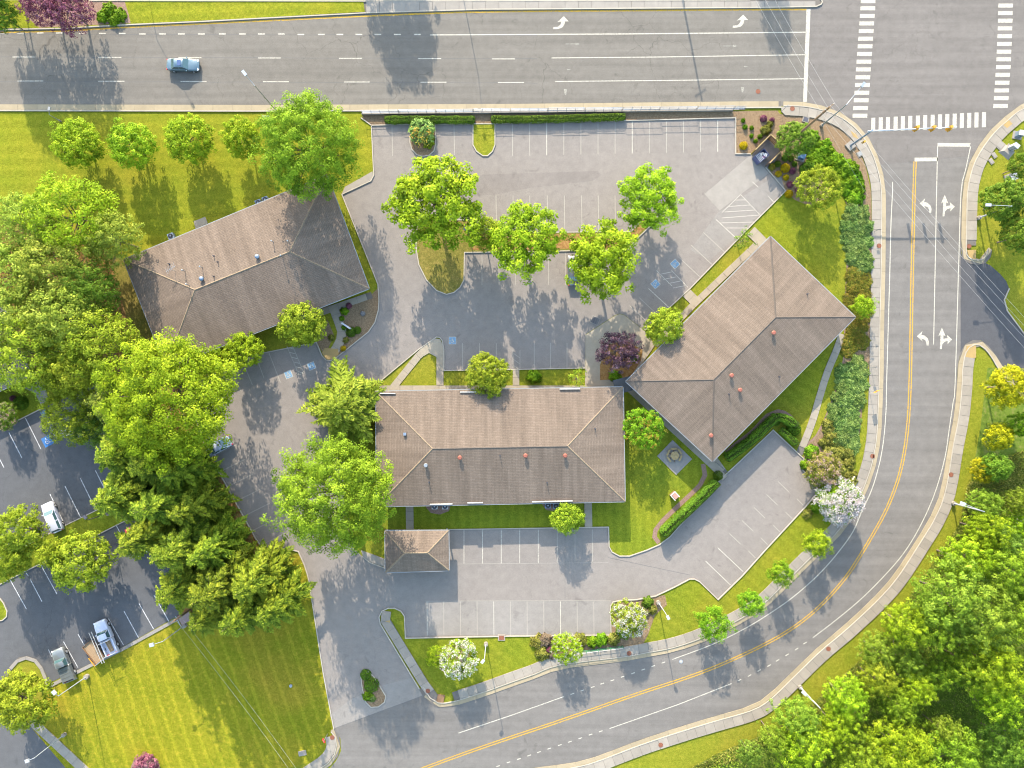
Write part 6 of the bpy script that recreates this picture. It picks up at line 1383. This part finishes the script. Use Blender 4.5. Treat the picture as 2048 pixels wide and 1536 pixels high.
fill([(1702, 408), (1725, 415), (1742, 455), (1746, 500), (1742, 535), (1715, 540), (1696, 510), (1694, 440)], 'spike', 14, 13, .8, lf_jun, 'blue-green juniper in the bank between lawn and pavement', 'junipers in the upper bank', 'juniper', seed=2)
fill([(1698, 540), (1740, 540), (1742, 620), (1735, 660), (1732, 690), (1720, 700), (1688, 715), (1692, 660), (1700, 640), (1690, 600)], 'lily', 11, 9, .55, lf_lily, 'grassy daylily clump in the bank by the east roof corner', 'daylily clumps in the bank', 'daylily', 'plant', seed=3)
fill([(1688, 725), (1722, 725), (1725, 780), (1716, 850), (1706, 900), (1690, 895), (1664, 835), (1676, 780)], 'spike', 14, 14, .9, lf_jun, 'blue-green juniper in the bank east of the curved footpath', 'junipers in the lower bank', 'juniper', seed=4)
fill([(1655, 845), (1690, 895), (1706, 905), (1710, 960), (1700, 975), (1670, 960), (1660, 930), (1635, 895)], 'loose', 13, 10, .6, lf_olive, 'olive spreading shrub in the bank above the flowering trees', 'olive shrubs on the bank', seed=5)

def hedge(label, line, wpx, h, mat, seed, dens=75):
    rg = np.random.default_rng(seed); pts = smooth_line(line, 8); G_ = [np.array(tuple(P(*p, h * .5, 0))) for p in pts]
    seg = [np.linalg.norm(G_[i + 1] - G_[i]) for i in range(len(G_) - 1)]; Lt = sum(seg); W_ = wpx / S / 2; n = int(Lt * (2 * W_ + 2 * h) * dens); cum = np.cumsum([0] + seg)
    s = rg.random(n) * Lt; k = np.clip(np.searchsorted(cum, s, side='right') - 1, 0, len(seg) - 1); A = np.array(G_)[k]; B = np.array(G_)[k + 1]; u = (B - A) / np.linalg.norm(B - A, axis=1, keepdims=True)
    c = A + u * (s - cum[k])[:, None]; side = np.stack([-u[:, 1], u[:, 0], np.zeros(n)], 1)
    a = rg.random(n) * math.pi; e = .45; cx = np.sign(np.cos(a)) * np.abs(np.cos(a)) ** e; cz = np.abs(np.sin(a)) ** e
    wob = 1 + .08 * np.sin(s * 2.1 + seed) + .05 * np.sin(s * 5.3)
    endf = np.clip(np.minimum(s, Lt - s) / W_, 0, 1); endf = np.sqrt(1 - (1 - endf) ** 2) * .85 + .15
    p = c + side * (cx * W_ * wob * endf)[:, None]; p[:, 2] = cz * h * (1 + .04 * np.sin(s * 3)) * (.75 + .25 * endf) * np.where(rg.random(n) < .25, .85, 1)
    nn = side * cx[:, None] * .8 + np.stack([np.zeros(n), np.zeros(n), cz * .9], 1) + rg.normal(size=(n, 3)) * .4
    me = leafmesh('hedge', p, nn, .085 * rg.uniform(.7, 1.3, n), .6, .5 + rg.normal(size=n) * .2 + .12 * np.sin(s * 1.3), seed=seed); o = link('hedge', me, mat); tag(o, label, 'hedge')
    for i in range(0, 1):
        mb = MB(); a_, b_ = band(pts, -wpx * .36, wpx * .36); v = []; f = []
        for q, r_ in zip(G(a_), G(b_)): v += [(q.x, q.y, 0), (q.x, q.y, h * .8), (r_.x, r_.y, h * .8), (r_.x, r_.y, 0)]
        for j in range(len(a_) - 1):
            for m_ in range(3): f.append([4 * j + m_, 4 * j + 4 + m_, 4 * j + 5 + m_, 4 * j + 1 + m_])
        new_mesh('branch_core', v, f, m_core, o)
    return o
m_core = plain('hedge_core', (.03, .045, .01), 1.0, 0, var=.2)
hedge('trimmed hedge below the railing, the western of two', [(770, 240), (830, 240), (890, 240), (950, 240)], 15, .85, lf_hedge, 61)
hedge('longer trimmed hedge below the railing, east of the small lawn island', [(982, 239), (1060, 239), (1150, 237), (1250, 234)], 14, .85, lf_hedge, 62)
hedge('straight hedge along the kerb southeast of the courtyard', [(1322, 1067), (1350, 1042), (1380, 1014), (1410, 985), (1432, 962)], 17, 2.1, lf_hedge, 63)
hedge('curved hedge between the east block and its car park corner', [(1450, 917), (1475, 900), (1510, 872), (1537, 845), (1552, 834), (1572, 838), (1588, 850)], 17, 1.9, lf_hedge, 64)
hedge('short hedge around the kerb corner beside the footpath', [(1560, 858), (1576, 872), (1592, 888)], 14, 1.0, lf_hedge, 65)
